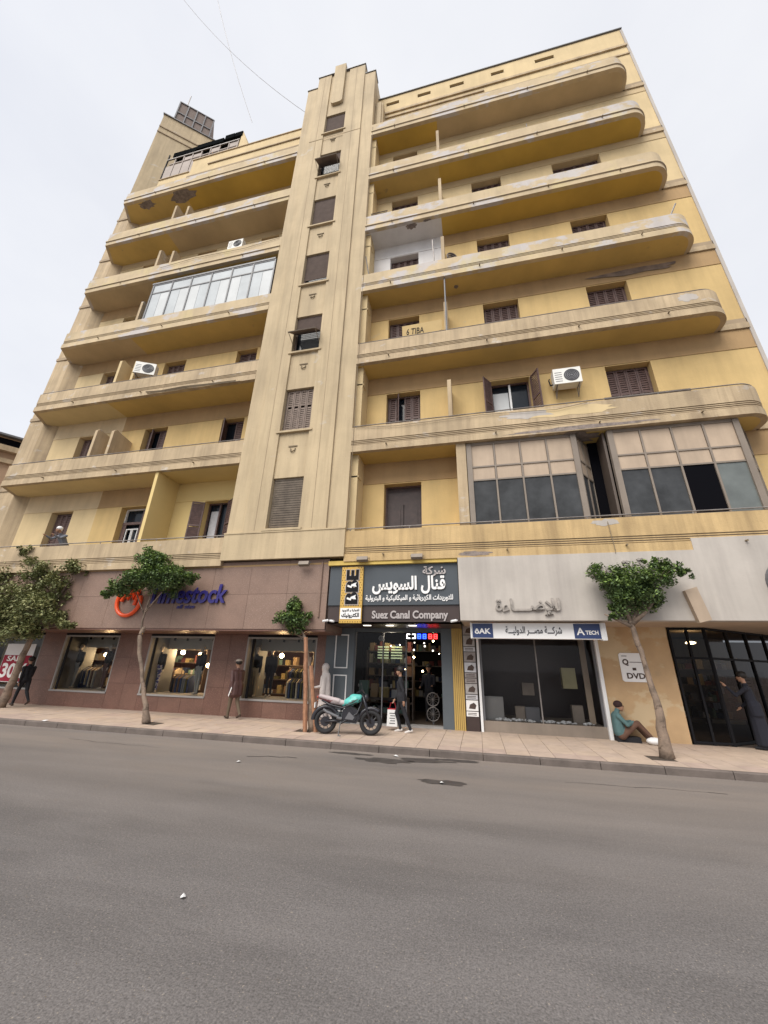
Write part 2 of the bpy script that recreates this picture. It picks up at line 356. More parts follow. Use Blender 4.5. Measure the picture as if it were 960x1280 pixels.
# wet patches and cracks beside the kerb
def blob(name, cx, cy, rx, ry, z, m, seed, n=22):
    rnd = random.Random(seed); pts = []
    for i in range(n):
        t = 2*PI*i/n; k = .6+.4*rnd.random(); pts.append((cx+rx*k*math.cos(t), cy+ry*k*math.sin(t), z))
    b = MB(); b.face(pts); return b
b = blob('', -1.75, 7.95, .65, .22, .004, None, 1)
for a in ((-1.05, 8.2, .6, .2, 2), (-.45, 8.4, .5, .13, 3), (-.62, 6.85, .42, .16, 5), (-2.5, 8.3, .5, .10, 6)): q = blob('', *a[:4], .004, None, a[4]); n0 = len(b.v); b.v += q.v; b.f += [tuple(i+n0 for i in f) for f in q.f]; b.m += q.m
road = bpy.data.objects['road']
b.build('stain', m_wet, road)
b = MB(); pth = [(-4.2, 7.42), (-3.95, 7.48), (-3.85, 7.56), (-3.62, 7.55), (-3.5, 7.62), (-3.3, 7.6)]
for (x0, y0), (x1, y1) in zip(pth, pth[1:]): b.face([(x0, y0-.012, .004), (x1, y1-.012, .004), (x1, y1+.012, .004), (x0, y0+.012, .004)])
b.build('crack', m_crack, road)
rc = random.Random(21)
for x, y, L, a_ in ((1.2, 7.5, 2.2, .05), (-8.5, 7.6, 2.4, -.03)):
    b = MB(); P = [(x+L*k/9, y+L*k/9*a_+rc.uniform(-.05, .05)) for k in range(10)]
    for (x0, y0), (x1, y1) in zip(P, P[1:]): w_ = rc.uniform(.003, .007); b.face([(x0, y0-w_, .003), (x1, y1-w_, .003), (x1, y1+w_, .003), (x0, y0+w_, .003)])
    b.build('crack', m_crack, road)
b = MB(); b.cyl((3.9, 6.3, -.02), (3.9, 6.3, .006), .30, 28); mh = b.build('drain_cover', m_metal, road) if False else None
for k in range(46):   # kerb stones
    x = -32+k*1.0; o = MB()
    pr = [(8.56, -.05), (8.56, .10), (8.575, .12), (8.64, .12), (8.64, -.05)]
    o.prism([(p[0], p[1]) for p in pr], x+.006, x+.994, 'x')
    if k == 0: kb = thing('kerb', 'x', 'x'); del kb['label']; del kb['category']; kb['kind'] = 'structure'
    o.build('kerb_stone', m_kerb, kb)
T = .43; tiles = []
for i in range(-46, 24):
    for j in range(6): tiles.append((i*T, 8.65+j*T*1.03))
holes = [(-8.13, 9.29), (-3.95, 9.72), (3.32, 9.41), (-14.2, 10.2)]
tiles.sort(key=lambda p: (p[0])**2+p[1]**2)
def tile_mb(x, y, dz=0., mi=0, mb=None):
    b = mb or MB(); e = .004; w = T-e
    b.box(x+e, x+w, y+e, y+w*1.03, .06, .118+dz, mi); return b
tm = [tile_mb(0, 0).mesh('paving_tile', m) for m in (m_tileA, m_tileB, m_tileC)]
rest = MB(); rnd = random.Random(3); cnt = 0
for x, y in tiles:
    if any(abs(x+T/2-h[0]) < T*.5 and abs(y+T/2-h[1]) < T*.5 for h in holes): continue
    row = round((y-8.65)/(T*1.03)); mi = 2 if ((row == 0 and rnd.random() < .6) or rnd.random() < .04) else (1 if rnd.random() < .55 else 0)
    dz = rnd.uniform(-.002, .003)
    if cnt < 296: o = link('paving_tile', tm[mi], pav, loc=(x, y, dz)); cnt += 1
    else: tile_mb(x, y, dz, mi, rest)
rest.build('paving_field', [m_tileA, m_tileB, m_tileC], pav, kind='stuff')
for h in holes: box('tree_pit', h[0]-.3, h[0]+.3, h[1]-.3, h[1]+.3, .08, .112, m_soil, pav)

# ------------------------------------------------------------------ the apartment building
YF, YW, YL = 9.8, 10.65, 10.9            # balcony fronts, right wing wall, left wing wall
ZT = lambda n: 5.1+3.45*(n-1)            # parapet tops
ZB = lambda n: ZT(n)-.88                 # band undersides
ZH = lambda n: 6.9+3.475*(n-1)           # window heads
BLD = thing('apartment_building', 'tall yellow art deco apartment block with long curved balconies and a central stair tower', 'building', (-5, 10, .1), world=True)
# core, side walls and roof behind the facade
b = MB(); b.box(-17.5, 8.3, 11.50, 25, 4.3, 29.7); b.box(-17.5, 8.3, 16.2, 25, .1, 4.25); b.build('core_wall', m_tower, BLD)
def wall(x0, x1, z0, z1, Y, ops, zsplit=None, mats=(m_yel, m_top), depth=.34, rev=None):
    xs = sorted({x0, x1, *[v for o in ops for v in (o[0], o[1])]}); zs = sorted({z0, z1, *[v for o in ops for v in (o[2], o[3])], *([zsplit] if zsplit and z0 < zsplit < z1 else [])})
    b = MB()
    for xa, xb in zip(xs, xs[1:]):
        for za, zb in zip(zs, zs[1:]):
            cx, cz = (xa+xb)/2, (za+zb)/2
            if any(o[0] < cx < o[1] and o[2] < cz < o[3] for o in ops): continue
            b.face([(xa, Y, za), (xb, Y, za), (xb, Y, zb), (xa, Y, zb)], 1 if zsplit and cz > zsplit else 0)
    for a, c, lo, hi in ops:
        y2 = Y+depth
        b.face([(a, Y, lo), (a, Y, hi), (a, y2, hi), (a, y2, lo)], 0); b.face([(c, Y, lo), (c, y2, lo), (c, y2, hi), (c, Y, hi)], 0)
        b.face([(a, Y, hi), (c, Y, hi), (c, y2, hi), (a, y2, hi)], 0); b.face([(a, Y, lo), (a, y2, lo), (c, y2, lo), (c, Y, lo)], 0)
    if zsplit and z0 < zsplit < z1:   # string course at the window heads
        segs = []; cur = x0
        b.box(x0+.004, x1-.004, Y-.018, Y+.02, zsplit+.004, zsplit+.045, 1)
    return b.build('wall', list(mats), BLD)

def shutter_mesh(w, h, m, slats=None, mid=True):
    b = MB(); st = .045; t = .035
    b.box(0, st, 0, t, 0, h); b.box(w-st, w, 0, t, 0, h); b.box(st, w-st, 0, t, h-st, h); b.box(st, w-st, 0, t, 0, st+.03)
    if mid: b.box(st, w-st, 0, t, h*.62, h*.62+.06)
    n = max(6, int(h/.085))
    for i in range(n):
        z = st+.04+(h-2*st-.06)*(i+.5)/n
        if mid and h*.60 < z < h*.64: continue
        b.obox((w/2, t*.55, z), (w-2*st, 0, 0), (0, .022, .078), (0, -.006, .004))
    return b.mesh('shutter', m)
SH = {}
def window(x0, x1, z0, z1, Y, style='closed', m=None, inner=None, dp=.31):
    """style: closed (four louvred leaves), open (leaves folded back), ajar, door, roller, rollerout, white, grille"""
    m = m or m_wood; yb = Y+dp; w = x1-x0; h = z1-z0; b = MB()
    fr = .05
    b.box(x0, x0+fr, yb-.07, yb, z0, z1); b.box(x1-fr, x1, yb-.07, yb, z0, z1); b.box(x0+fr, x1-fr, yb-.07, yb, z1-fr, z1); b.box(x0+fr, x1-fr, yb-.07, yb, z0, z0+fr)
    wn = b.build('window', m if style not in ('white',) else m_whitep, BLD)
    b = MB(); b.face([(x0, yb+.03, z0), (x1, yb+.03, z0), (x1, yb+.03, z1), (x0, yb+.03, z1)])
    b.build('pane', m_dglass, wn)
    def leaf(wl, x, y, ang, z=z0+fr, hh=h-2*fr):
        k = (round(wl, 2), round(hh, 2), m.name)
        if k not in SH: SH[k] = shutter_mesh(wl, hh, m)
        o = link('shutter', SH[k], wn); o.rotation_euler = (0, 0, ang); o.location = (x, y, z)
        return o
    wi = w-2*fr
    if style in ('closed', 'ajar'):
        n = 4 if w > 1 else 2; wl = wi/n
        for i in range(n):
            if style == 'ajar' and i == n//2-1: continue
            leaf(wl-.01, x0+fr+i*wl+.005, yb-.10, 0)
        if style == 'ajar': leaf(wl-.01, x0+fr+(n//2-1)*wl, yb-.11, -1.2)
    elif style == 'open':
        wl = w*.45
        th = .95 if inner == 'white' else .42
        leaf(wl*(.8 if th > .5 else 1), x0, Y+.02, PI+th); leaf(wl*(.8 if th > .5 else 1), x1, Y-.03, -th*1.2)
        b = MB(); b.box((x0+x1)/2-.03, (x0+x1)/2+.03, yb-.075, yb+.002, z0+fr, z1-fr); b.build('casement', m_whitep if inner == 'white' else m, wn)
        if inner: b = MB(); b.face([(x0+.08, yb+.02, z0+.05), ((x0+x1)/2-.05, yb+.02, z0+.05), ((x0+x1)/2-.05, yb+.02, z1-.28), (x0+.08, yb+.02, z1-.28)]); b.build('curtain', m_curt if inner == 'curtain' else m_frost, wn)
    elif style == 'door':
        wl = wi/2
        b = MB()
        for i in range(2):
            xa = x0+fr+i*wl; b.box(xa+.01, xa+wl-.01, yb-.06, yb-.02, z0, z1-.62); b.box(xa+.10, xa+wl-.10, yb-.075, yb-.055, z0+.15, z0+.85); b.box(xa+.10, xa+wl-.10, yb-.075, yb-.055, z0+1.0, z1-.75)
        b.box(x0+fr, x1-fr, yb-.06, yb-.01, z1-.62, z1-.54); b.box(x0+fr, x1-fr, yb-.03, yb+.01, z1-.54, z1-fr); b.build('door_leaf', m_wdark, wn)
    elif style == 'white':
        b = MB()
        for i in range(2):
            xa = x0+w*.22+i*w*.25; xb = xa+w*.23
            b.box(xa, xa+.035, yb-.10, yb-.06, z0, z1-.8); b.box(xb-.035, xb, yb-.10, yb-.06, z0, z1-.8)
            for q in (0, .33, .66, 1): b.box(xa+.035, xb-.035, yb-.10, yb-.06, z0+(h-.84)*q, z0+(h-.84)*q+.035)
        b.build('casement', m_whitep, wn)
        b = MB(); b.box(x0+.05, x0+w*.2, yb-.12, yb-.08, z0, z1-.6); b.box(x0+w*.75, x1-.05, yb-.12, yb-.08, z0, z1-.1); b.box(x0+.05, x1-.05, yb-.13, yb-.07, z1-.65, z1-.55); b.build('shutter', m_wood, wn)
    elif style in ('roller', 'rollergap', 'rollerout'):
        mm = m; n = int(h/.075); b = MB(); lim = {'roller': 0, 'rollergap': .22, 'rollerout': .55}[style]
        for i in range(n):
            z = z0+h*(i+.5)/n
            if (z-z0)/h < lim: continue
            b.obox((x0+w/2, yb-.10, z), (w-.06, 0, 0), (0, .012, 0), (0, -.028, h/n*.66))
        b.build('roller_shutter', mm, wn)
        if style == 'rollerout':
            b = MB(); za = z0+h*.55; dy = -.55; dz = -.42
            for i in range(14):
                q = (i+.5)/14; b.obox((x0+w/2-.0, yb-.10+dy*q, za+dz*q), (w-.02, 0, 0), (0, dy/14*.9, dz/14*.9), (0, -.012, .012))
            b.build('tilted_shutter', mm, wn)
            b = MB()
            for xx in (x0+.02, x1-.02): b.tube([(xx, yb-.10, z0+.3), (xx, yb-.12+dy, za+dz)], .012, 5)
            b.tube([(x0, yb-.11+dy, za+dz), (x1, yb-.11+dy, za+dz)], .02, 5); b.build('shutter_arm', m_post, wn)
        if style == 'rollergap':
            b = MB(); rnd = random.Random(int(z0*10))
            for i in range(5): b.ball((x0+.2+i*.16, yb-.12, z0+.1+rnd.random()*.05), .07, 0, (1, .6, 1.2), 7, 5)
            b.build('bundle', m_whitep, wn)
    elif style == 'grille':
        b = MB()
        for i in range(5): b.box(x0+.1+i*(w-.2)/4-.02, x0+.1+i*(w-.2)/4+.02, yb-.12, yb-.08, z0+.05, z1-.05)
        for i in range(3): xa = x0+.1+i*(w-.2)/4; b.tube([(xa, yb-.10, z0+.9), (xa+.25, yb-.10, z1-.3)], .018, 5)
        b.build('grille', m_whitep, wn)
    return wn

def sweep(path, prof, mats, name, pm, closed=False):
    """path: list of (x, y) front outline; prof: (outward offset, z, material of the strip that starts here)"""
    n = len(path); P = [Vector((p[0], p[1])) for p in path]; b = MB(); nor = []
    for i in range(n):
        a = P[max(i-1, 0)]; c = P[min(i+1, n-1)]; 
        if 0 < i < n-1:
            d1 = (P[i]-a).normalized(); d2 = (c-P[i]).normalized(); n1 = Vector((d1.y, -d1.x)); n2 = Vector((d2.y, -d2.x)); q = (n1+n2).normalized(); q /= max(.5, q.dot(n1)); nor.append(q)
        else: d = (c-a).normalized(); nor.append(Vector((d.y, -d.x)))
    for i in range(n):
        for o, z, _ in prof: q = P[i]+nor[i]*o; b.v.append((q.x, q.y, z))
    k = len(prof)
    for i in range(n-1):
        for j in range(k-1): b.f.append((i*k+j, (i+1)*k+j, (i+1)*k+j+1, i*k+j+1)); b.m.append(prof[j][2])
    for i in (0, n-1): b.f.append(tuple(i*k+j for j in range(k))); b.m.append(0)
    return b, P, nor
def balcony(path, n, back, m_band, m_sof, reeds=True, name='balcony', sofsplit=None):
    zt, zb = ZT(n), ZB(n)
    g0 = zt-.48
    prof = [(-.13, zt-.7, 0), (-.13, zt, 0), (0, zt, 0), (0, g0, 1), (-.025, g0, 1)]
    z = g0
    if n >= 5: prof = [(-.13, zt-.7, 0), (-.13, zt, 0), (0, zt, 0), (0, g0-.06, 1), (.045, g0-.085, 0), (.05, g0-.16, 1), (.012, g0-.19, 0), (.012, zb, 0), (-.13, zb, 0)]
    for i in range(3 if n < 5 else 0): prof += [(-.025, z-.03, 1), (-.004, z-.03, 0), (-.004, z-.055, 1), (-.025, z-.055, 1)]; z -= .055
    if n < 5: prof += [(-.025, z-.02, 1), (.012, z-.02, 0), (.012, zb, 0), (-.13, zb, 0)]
    b, P, nor = sweep(path, prof, None, name, None)
    inner = [P[i]-nor[i]*.13 for i in range(len(P))]
    # floor slab top and the soffit
    b.face([(p.x, p.y, zt-.70) for p in inner]+[(back[1], back[2], zt-.70), (back[0], back[2], zt-.70)], 0)
    outer = [P[i]+nor[i]*.010 for i in range(len(P))]
    if sofsplit is None:
        b.face([(p.x, p.y, zb+.002) for p in outer]+[(back[1], back[2], zb+.002), (back[0], back[2], zb+.002)], 2)
    else:
        xs, rightpts = sofsplit
        L = [p for p in outer if p.x < xs]; R_ = [p for p in outer if p.x > xs]; yf = L[-1].y
        b.face([(p.x, p.y, zb+.002) for p in L]+[(xs, yf, zb+.002), (xs, back[2], zb+.002), (back[0], back[2], zb+.002)], 3)
        b.face([(xs, yf, zb+.002)]+[(p.x, p.y, zb+.002) for p in R_]+[(back[1], back[2], zb+.002), (xs, back[2], zb+.002)], 2)
    return b
def arc(cx, cy, r, a0, a1, n=14): return [(cx+r*math.cos(a0+(a1-a0)*i/n), cy+r*math.sin(a0+(a1-a0)*i/n)) for i in range(n+1)]
PR = [(-3.42, YF), (0, YF), (3, YF)]+arc(7.02, YF+.62, .62, -PI/2, 0, 12)+[(7.64, YW)]
PLf = [(-18.05, 10.62), (-17.55, YF), (-13, YF), (-10, YF), (-7.24, YF)]
def rail(parent, path, z, posts, inset=.07):
    b = MB(); pp = [(x, y+inset, z) for x, y in path]; b.tube(pp, .017, 6)
    for i, (x, y) in enumerate(posts): b.tube([(x, y+inset, z-.10), (x, y+inset, z)], .014, 5)
    b.build('railing', m_rail, parent)
sofR = {1: (m_och, m_och), 2: (m_och, m_och), 3: (m_och, m_och), 4: (m_och, m_och), 5: (m_ochd, m_white), 6: (m_ochd, m_och), 7: (m_tansof, m_ochd)}
sofL = {1: (m_och, m_och), 2: (m_bright, m_lsof), 3: (m_och, m_lsof), 4: (m_och, m_tansof), 5: (m_och, m_tansof), 6: (m_tansof, m_och), 7: (m_ochd, m_och)}
for n in range(1, 8):
    mb = m_tan if n <= 3 else m_tanup
    if n == 1: mb = m_ybeam
    a, c = sofR[n]
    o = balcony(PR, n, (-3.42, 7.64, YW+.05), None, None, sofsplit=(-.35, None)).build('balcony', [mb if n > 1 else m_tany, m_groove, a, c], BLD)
    if n <= 3: rail(o, [p for p in PR if True][:-2], ZT(n)+.09, [(-3.3, YF), (-1.6, YF), (.6, YF), (2.9, YF), (5.2, YF)])
    a, c = sofL[n]
    xs = {2: -10.47}.get(n, -13.9)
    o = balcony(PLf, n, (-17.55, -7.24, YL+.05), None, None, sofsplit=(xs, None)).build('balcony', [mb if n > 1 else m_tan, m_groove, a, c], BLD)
    if n <= 3: rail(o, PLf[1:], ZT(n)+.09, [(-17, YF), (-14.5, YF), (-12, YF), (-9.8, YF), (-7.6, YF)])
# walls between the bands, level by level
RW0 = [(-2.53, -1.36), (.96, 2.17), (4.39, 5.65)]
LW = [(-16.1, -15.03), (-12.75, -11.65), (-9.15, -8.2)]
stR = {1: ['door', None, None], 2: ['ajar', 'open', 'closed'], 3: ['closed', 'closed', 'closed'], 4: ['closed', 'closed', 'closed'], 5: ['closed']*3, 6: ['closed', None, None]}
stL = {1: ['closed', 'white', 'open'], 2: ['closed', 'ajar', 'ajar'], 3: ['closed']*3, 4: ['grille', 'closed', 'closed'], 5: ['closed']*3, 6: ['closed']*3}
for n in range(1, 7):
    RW = RW0 if n != 5 else RW0[:2]+[(4.2, 6.0)]
    z0, z1 = ZB(n)+.05, ZB(n+1)+.004; zf = ZT(n)-.69; zh = ZH(n)+(.22 if n >= 5 else 0)
    ops = lambda L, st: [(a, b_, zf, zh) for (a, b_), s in zip(L, st) if s]
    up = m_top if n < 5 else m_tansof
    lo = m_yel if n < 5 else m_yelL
    # right wing, first bay then the rest
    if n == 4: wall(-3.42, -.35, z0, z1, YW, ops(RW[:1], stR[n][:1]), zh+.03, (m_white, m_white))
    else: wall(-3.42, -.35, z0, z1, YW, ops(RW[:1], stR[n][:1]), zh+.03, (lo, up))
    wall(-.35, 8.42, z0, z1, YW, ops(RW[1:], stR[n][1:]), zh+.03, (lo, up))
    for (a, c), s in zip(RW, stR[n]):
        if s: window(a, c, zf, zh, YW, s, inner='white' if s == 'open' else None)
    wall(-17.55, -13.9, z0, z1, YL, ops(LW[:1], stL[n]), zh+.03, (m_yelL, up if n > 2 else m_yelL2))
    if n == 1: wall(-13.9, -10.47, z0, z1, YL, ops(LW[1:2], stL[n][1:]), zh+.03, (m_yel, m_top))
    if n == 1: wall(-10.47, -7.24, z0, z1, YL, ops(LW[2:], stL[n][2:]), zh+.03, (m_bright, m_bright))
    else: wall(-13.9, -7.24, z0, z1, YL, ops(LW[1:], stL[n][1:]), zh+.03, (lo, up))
    for i, ((a, c), s) in enumerate(zip(LW, stL[n])):
        if s: window(a, c, zf, zh, YL, s, inner='curtain' if s == 'open' else None)
# band of the string course wrapping the right pier, and the pier edge
for n in range(1, 8):
    zt = ZT(n); b = MB()
    b.box(7.60, 8.42, YW-.05, YW+.02, zt-.88, zt-.68, 0); b.box(7.60, 8.42, YW-.03, YW+.02, zt-.68, zt-.50, 1)
    b.build('string_course', [m_tan, m_groove], BLD)
box('corner_trim', 8.40, 8.50, YW-.03, YW+.3, 4.2, 30.0, m_fasc, BLD)
box('side_wall', 8.30, 8.42, YW+.01, 25, 4.2, 29.9, m_yelL, BLD)
# left pier with splayed jamb
b = MB()
b.prism([(-18.05, 10.62), (-17.5, 10.95), (-17.5, 12), (-18.86, 12), (-18.86, 10.6)], 4.2, 26., 'z'); b.build('corner_pier', m_tan, BLD)
for n in range(1, 8): box('string_course', -18.88, -18.02, 10.57, 10.62, ZT(n)-.68, ZT(n)-.52, m_groove, BLD)
box('side_wall', -18.86, -17.5, 12.0, 24.9, .1, 26., m_tan, BLD)
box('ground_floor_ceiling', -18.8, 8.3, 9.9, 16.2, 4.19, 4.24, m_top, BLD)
# top storey, set back above the last balconies
zt7 = ZT(7)
ops = [(-2.98, -2.29, 29.3, 29.6), (-1.3, -.62, 29.3, 29.6), (.37, 1.08, 29.3, 29.6), (2.43, 3.05, 29.3, 29.6), (4.52, 5.4, 29.3, 29.6)]
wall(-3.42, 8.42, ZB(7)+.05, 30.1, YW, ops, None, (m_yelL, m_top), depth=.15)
for a, c, lo, hi in ops:
    w_ = MB().box(a, c, YW+.12, YW+.15, lo, hi).build('window', m_dglass, BLD)
    b = MB(); b.box(a, c, YW+.09, YW+.12, lo, lo+.03); b.box(a, c, YW+.09, YW+.12, hi-.03, hi); b.box((a+c)/2-.02, (a+c)/2+.02, YW+.09, YW+.12, lo+.03, hi-.03); b.build('frame', m_woodg, w_)
for a in ((-3.42, 8.42, YW-.07, YW-.002, 28.45, 28.6), (-3.42, 8.42, YW-.045, YW-.002, 27.75, 27.85), (-3.0, 2.0, YW-.06, YW-.002, 28.05, 28.15)): box('string_course', *a, m_tan, BLD)
box('coping', -3.42, 8.50, YW-.06, YW+.3, 30.10, 30.16, m_metal, BLD)
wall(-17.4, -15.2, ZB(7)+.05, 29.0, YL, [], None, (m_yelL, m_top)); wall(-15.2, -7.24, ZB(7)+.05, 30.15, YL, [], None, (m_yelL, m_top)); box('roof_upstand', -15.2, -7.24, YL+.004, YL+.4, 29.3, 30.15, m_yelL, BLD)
for a in ((-15.2, -7.24, YL-.10, YL-.002, 28.3, 28.42), (-17.2, -15.2, YL-.05, YL-.002, 28.3, 28.4), (-14.0, -7.24, YL-.06, YL-.002, 29.25, 29.33), (-15.5, -7.24, YL-.05, YL-.002, 27.3, 27.38)): box('string_course', *a, m_groove, BLD)
box('coping', -17.4, -15.25, YL-.05, YL+.25, 29.0, 29.06, m_tan, BLD); box('coping', -15.25, -7.24, YL-.05, YL+.45, 30.15, 30.21, m_tan, BLD)
# partitions between the balconies
def partition(x, n, h, front=9.9, m=m_tan, dip=0., wd=.12, back=YW):
    z = ZT(n)-.69; zt = ZT(n)+h
    prof = [(front, z), (back, z), (back, zt-dip), (front+.25, zt-dip*.2), (front+.10, zt+.02), (front, zt-.08)]
    b = MB(); b.prism(prof, x-wd/2, x+wd/2, 'x'); return b.build('partition_wall', m, BLD)
for n, h in ((2, 1.55), (3, 1.5), (4, 1.5), (5, 1.7), (6, 1.8)): partition(-.35, n, h)
box('partition_wall', -10.53, -10.41, 9.86, YL-.002, ZT(1)-.69, ZB(2)-.002, m_bright, BLD)
box('partition_wall', -.24, .03, 9.90, 10.06, ZT(1), ZB(2)-.002, m_tan, BLD)
box('partition_wall', -.24, .04, 10.06, YW-.002, ZT(1)-.69, ZB(2)-.002, m_yel, BLD)
for n in range(2, 7):
    mm = m_yelL if n == 3 else m_tan
    partition(-13.9, n, 1.35, m=mm, dip=.12, back=YL)
    if n != 4: partition(-13.28, n, 1.35, front=10.05, m=mm, dip=.12, back=YL)
b = MB(); b.tube([(-.34, 9.88, ZT(3)+.0), (-.34, 9.88, ZB(4)-.01)], .03, 6); b.build('rain_pipe', m_metal, BLD)
# the central tower
TW = [(-5.92, -4.86)]
tz = [(5.28, 6.98), (8.68, 10.42), (12.05, 13.82), (15.5, 17.28), (19.05, 20.92), (22.5, 24.4), (26.1, 27.8)]
TX0, TX1 = -7.24, -3.42
b = MB()
xs = [(-7.24, -6.65, 9.80, 31.0), (-6.65, -5.92, 9.74, 31.9), (-4.86, -4.0, 9.74, 31.9), (-4.0, -3.42, 9.80, 31.0)]
b.box(-7.24, -6.65, 9.80, 10.9, 4.38, 31.0); b.box(-6.65, -5.92, 9.74, 10.9, 4.38, 31.9); b.box(-4.86, -4.0, 9.74, 10.9, 4.38, 31.9); b.box(-4.0, -3.42, 9.80, 10.9, 4.38, 31.0)
zs = [4.38]+[v for t in tz for v in t]+[31.9]
for i in range(0, len(zs), 2): b.box(-5.918, -4.862, 9.80, 10.9, zs[i], zs[i+1])
b.build('stair_tower', m_tower, BLD)
box('tower_core', -7.2, -3.46, 10.9, 14, 4.4, 30.9, m_tower, BLD)
b = MB(); b.prism([(-5.72, 28.75), (-5.62, 28.62), (-5.2, 28.62), (-5.10, 28.75), (-5.10, 32.5), (-5.72, 32.5)], 9.66, 9.80, 'y'); b.box(-5.72, -5.10, 9.80, 10.3, 31.9, 32.5); b.build('crest_fin', m_tower, BLD)
for a in ((-7.28, -6.69, 9.76, 10.3, 31.0, 31.05), (-6.69, -5.74, 9.70, 10.3, 31.9, 31.95), (-5.08, -3.96, 9.70, 10.3, 31.9, 31.95), (-3.96, -3.38, 9.76, 10.3, 31.0, 31.05)): box('coping', *a, m_metal, BLD)
b = MB()
for x in (-6.65, -4.0): b.box(x-.012, x+.012, 9.731 if False else 9.785, 9.80, 5.25, 31)
for x in (-6.28, -4.45): b.box(x-.008, x+.008, 9.734, 9.742, 5.25, 31.8)
b.build('tower_joint', m_groove, BLD)
b = MB(); b.box(-7.26, -3.40, 9.71, 9.80, 5.16, 5.20); b.box(-7.25, -3.41, 9.728, 9.81, 4.36, 5.16); b.build('tower_base_band', m_tower, BLD)
b = MB(); b.box(-6.64, -4.01, 9.728, 9.739, 25.65, 25.70); b.build('string_course', m_tan, BLD)
tst = ['roller', 'closed', 'rollerout', 'rollergap', 'roller', 'rollerout', 'roller']
for (lo, hi), s, k in zip(tz, tst, range(7)):
    window(-5.918, -4.862, lo, hi, 9.80, s, {0: m_roll, 1: m_woodg, 2: m_rolld}.get(k, m_rolld), None, .19)
    box('sill', -6.02, -4.76, 9.70, 9.80, lo-.07, lo+.0, m_tower, BLD)
    if k: 
        b = MB(); zc = lo-.72; b.box(-5.54, -5.24, 9.775, 9.80, zc+.12, zc+.16); b.tube([(-5.46, 9.79, zc+.06), (-5.45, 9.77, zc-.03), (-5.38, 9.76, zc-.07), (-5.31, 9.77, zc-.03), (-5.30, 9.79, zc+.06)], .02, 5); b.build('wall_vent', m_line, BLD)
# tower's right hand shoulder beside the roof storey
b = MB(); b.box(-3.42, -3.02, 10.2, 10.9, 25.8, 28.6); b.box(-3.30, -3.10, 10.1, 10.2, 25.8, 28.5); b.build('shoulder_buttress', m_tower, BLD)
# jamb strips where the tower meets the right wing loggias
b = MB()
for n in range(1, 7): b.box(-3.42, -3.22, 10.0, YW, ZT(n)-.69, ZB(n+1)); b.box(-3.42, -3.19, 10.0, 10.3, ZH(n)+.0, ZH(n)+.05)
b.build('jamb', m_yelL, BLD)
# first-floor glazed bays on the right
def bay(front, side, n=4, cols=(m_gglass,)*4, sidem=m_gglass):
    (xa, ya), (xb, yb) = front; z0, z1, z2, z3 = 5.12, 6.46, 6.88, 7.60
    g = MB(); fr = MB()
    P0, P1 = Vector((xa, ya, 0)), Vector((xb, yb, 0))
    def bar(P, Q, za, zb, w=.05, d=.06):
        d0 = (Q-P); L = d0.length; d0.normalize(); nn = Vector((-d0.y, d0.x, 0))
        fr.obox((P+Q)/2+Vector((0, 0, (za+zb)/2)), d0*L, nn*d, (0, 0, zb-za))
    def up(P, za, zb, w=.05, d=.07, dirv=None):
        dv = dirv or Vector((1, 0, 0)); nn = Vector((-dv.y, dv.x, 0)); fr.obox(P+Vector((0, 0, (za+zb)/2)), dv*w, nn*d, (0, 0, zb-za))
    parts = []
    def plane(P, Q, ncol, mats_, nm):
        dv = (Q-P).normalized()
        for zc in (z0+.02, z1, z2, z3): bar(P, Q, zc-.022, zc+.022)
        for i in range(ncol+1): up(P.lerp(Q, i/ncol), z0, z3, .045, .065, dv)
        for i in range(ncol):
            A = P.lerp(Q, i/ncol)+dv*.03; B = P.lerp(Q, (i+1)/ncol)-dv*.03
            for lo, hi, mm, nme in ((z0+.04, z1-.02, mats_[i], 'window_pane'), (z1+.02, z2-.02, m_panel, 'infill_panel'), (z2+.02, z3-.02, m_panel, 'infill_panel')):
                q = MB(); q.obox((A+B)/2+Vector((0, 0, (lo+hi)/2)), (B-A), Vector((-dv.y, dv.x, 0))*.012, (0, 0, hi-lo)); parts.append((nme, q, mm))
    plane(P0, P1, n, cols, 1)
    for (A, B) in side: plane(Vector((*A, 0)), Vector((*B, 0)), 2, (sidem, sidem), 1)
    for (x, y) in [(xa, ya), (xb, yb)]: fr.box(x-.07, x+.07, y-.05, y+.07, z0-.02, z3+.05)
    fr.box(xa+.08, xb-.08, ya-.04, ya+.05, z3+.02, z3+.06)
    e = fr.build('glazed_bay', m_post, BLD)
    for nme, q, mm in parts: q.build(nme, mm, e)
    return e
bay(((.12, 9.97), (2.92, 9.97)), [((3.0, 10.03), (3.42, 10.62))], 4, (m_gglass, m_gglass, m_gglass, m_gglass))
box('bay_side', 3.68, 3.74, 10.05, YW-.03, 5.1, ZB(2)-.004, m_alu, BLD); box('shade_panel', 3.44, 3.68, YW-.10, YW-.05, 5.1, 7.66, m_dark, BLD)  # black panel paints the darkness of the gap between the bays
bay(((3.84, 9.97), (6.74, 9.97)), [((6.82, 10.03), (7.3, 10.62))], 4, (m_gglass, m_gglass, m_dark, m_ltglass))
box('shade_panel', .1, 7.2, YW-.03, YW-.01, 5.1, 7.6, m_dark, BLD)  # black sheet over the wall paints the shade behind both bays
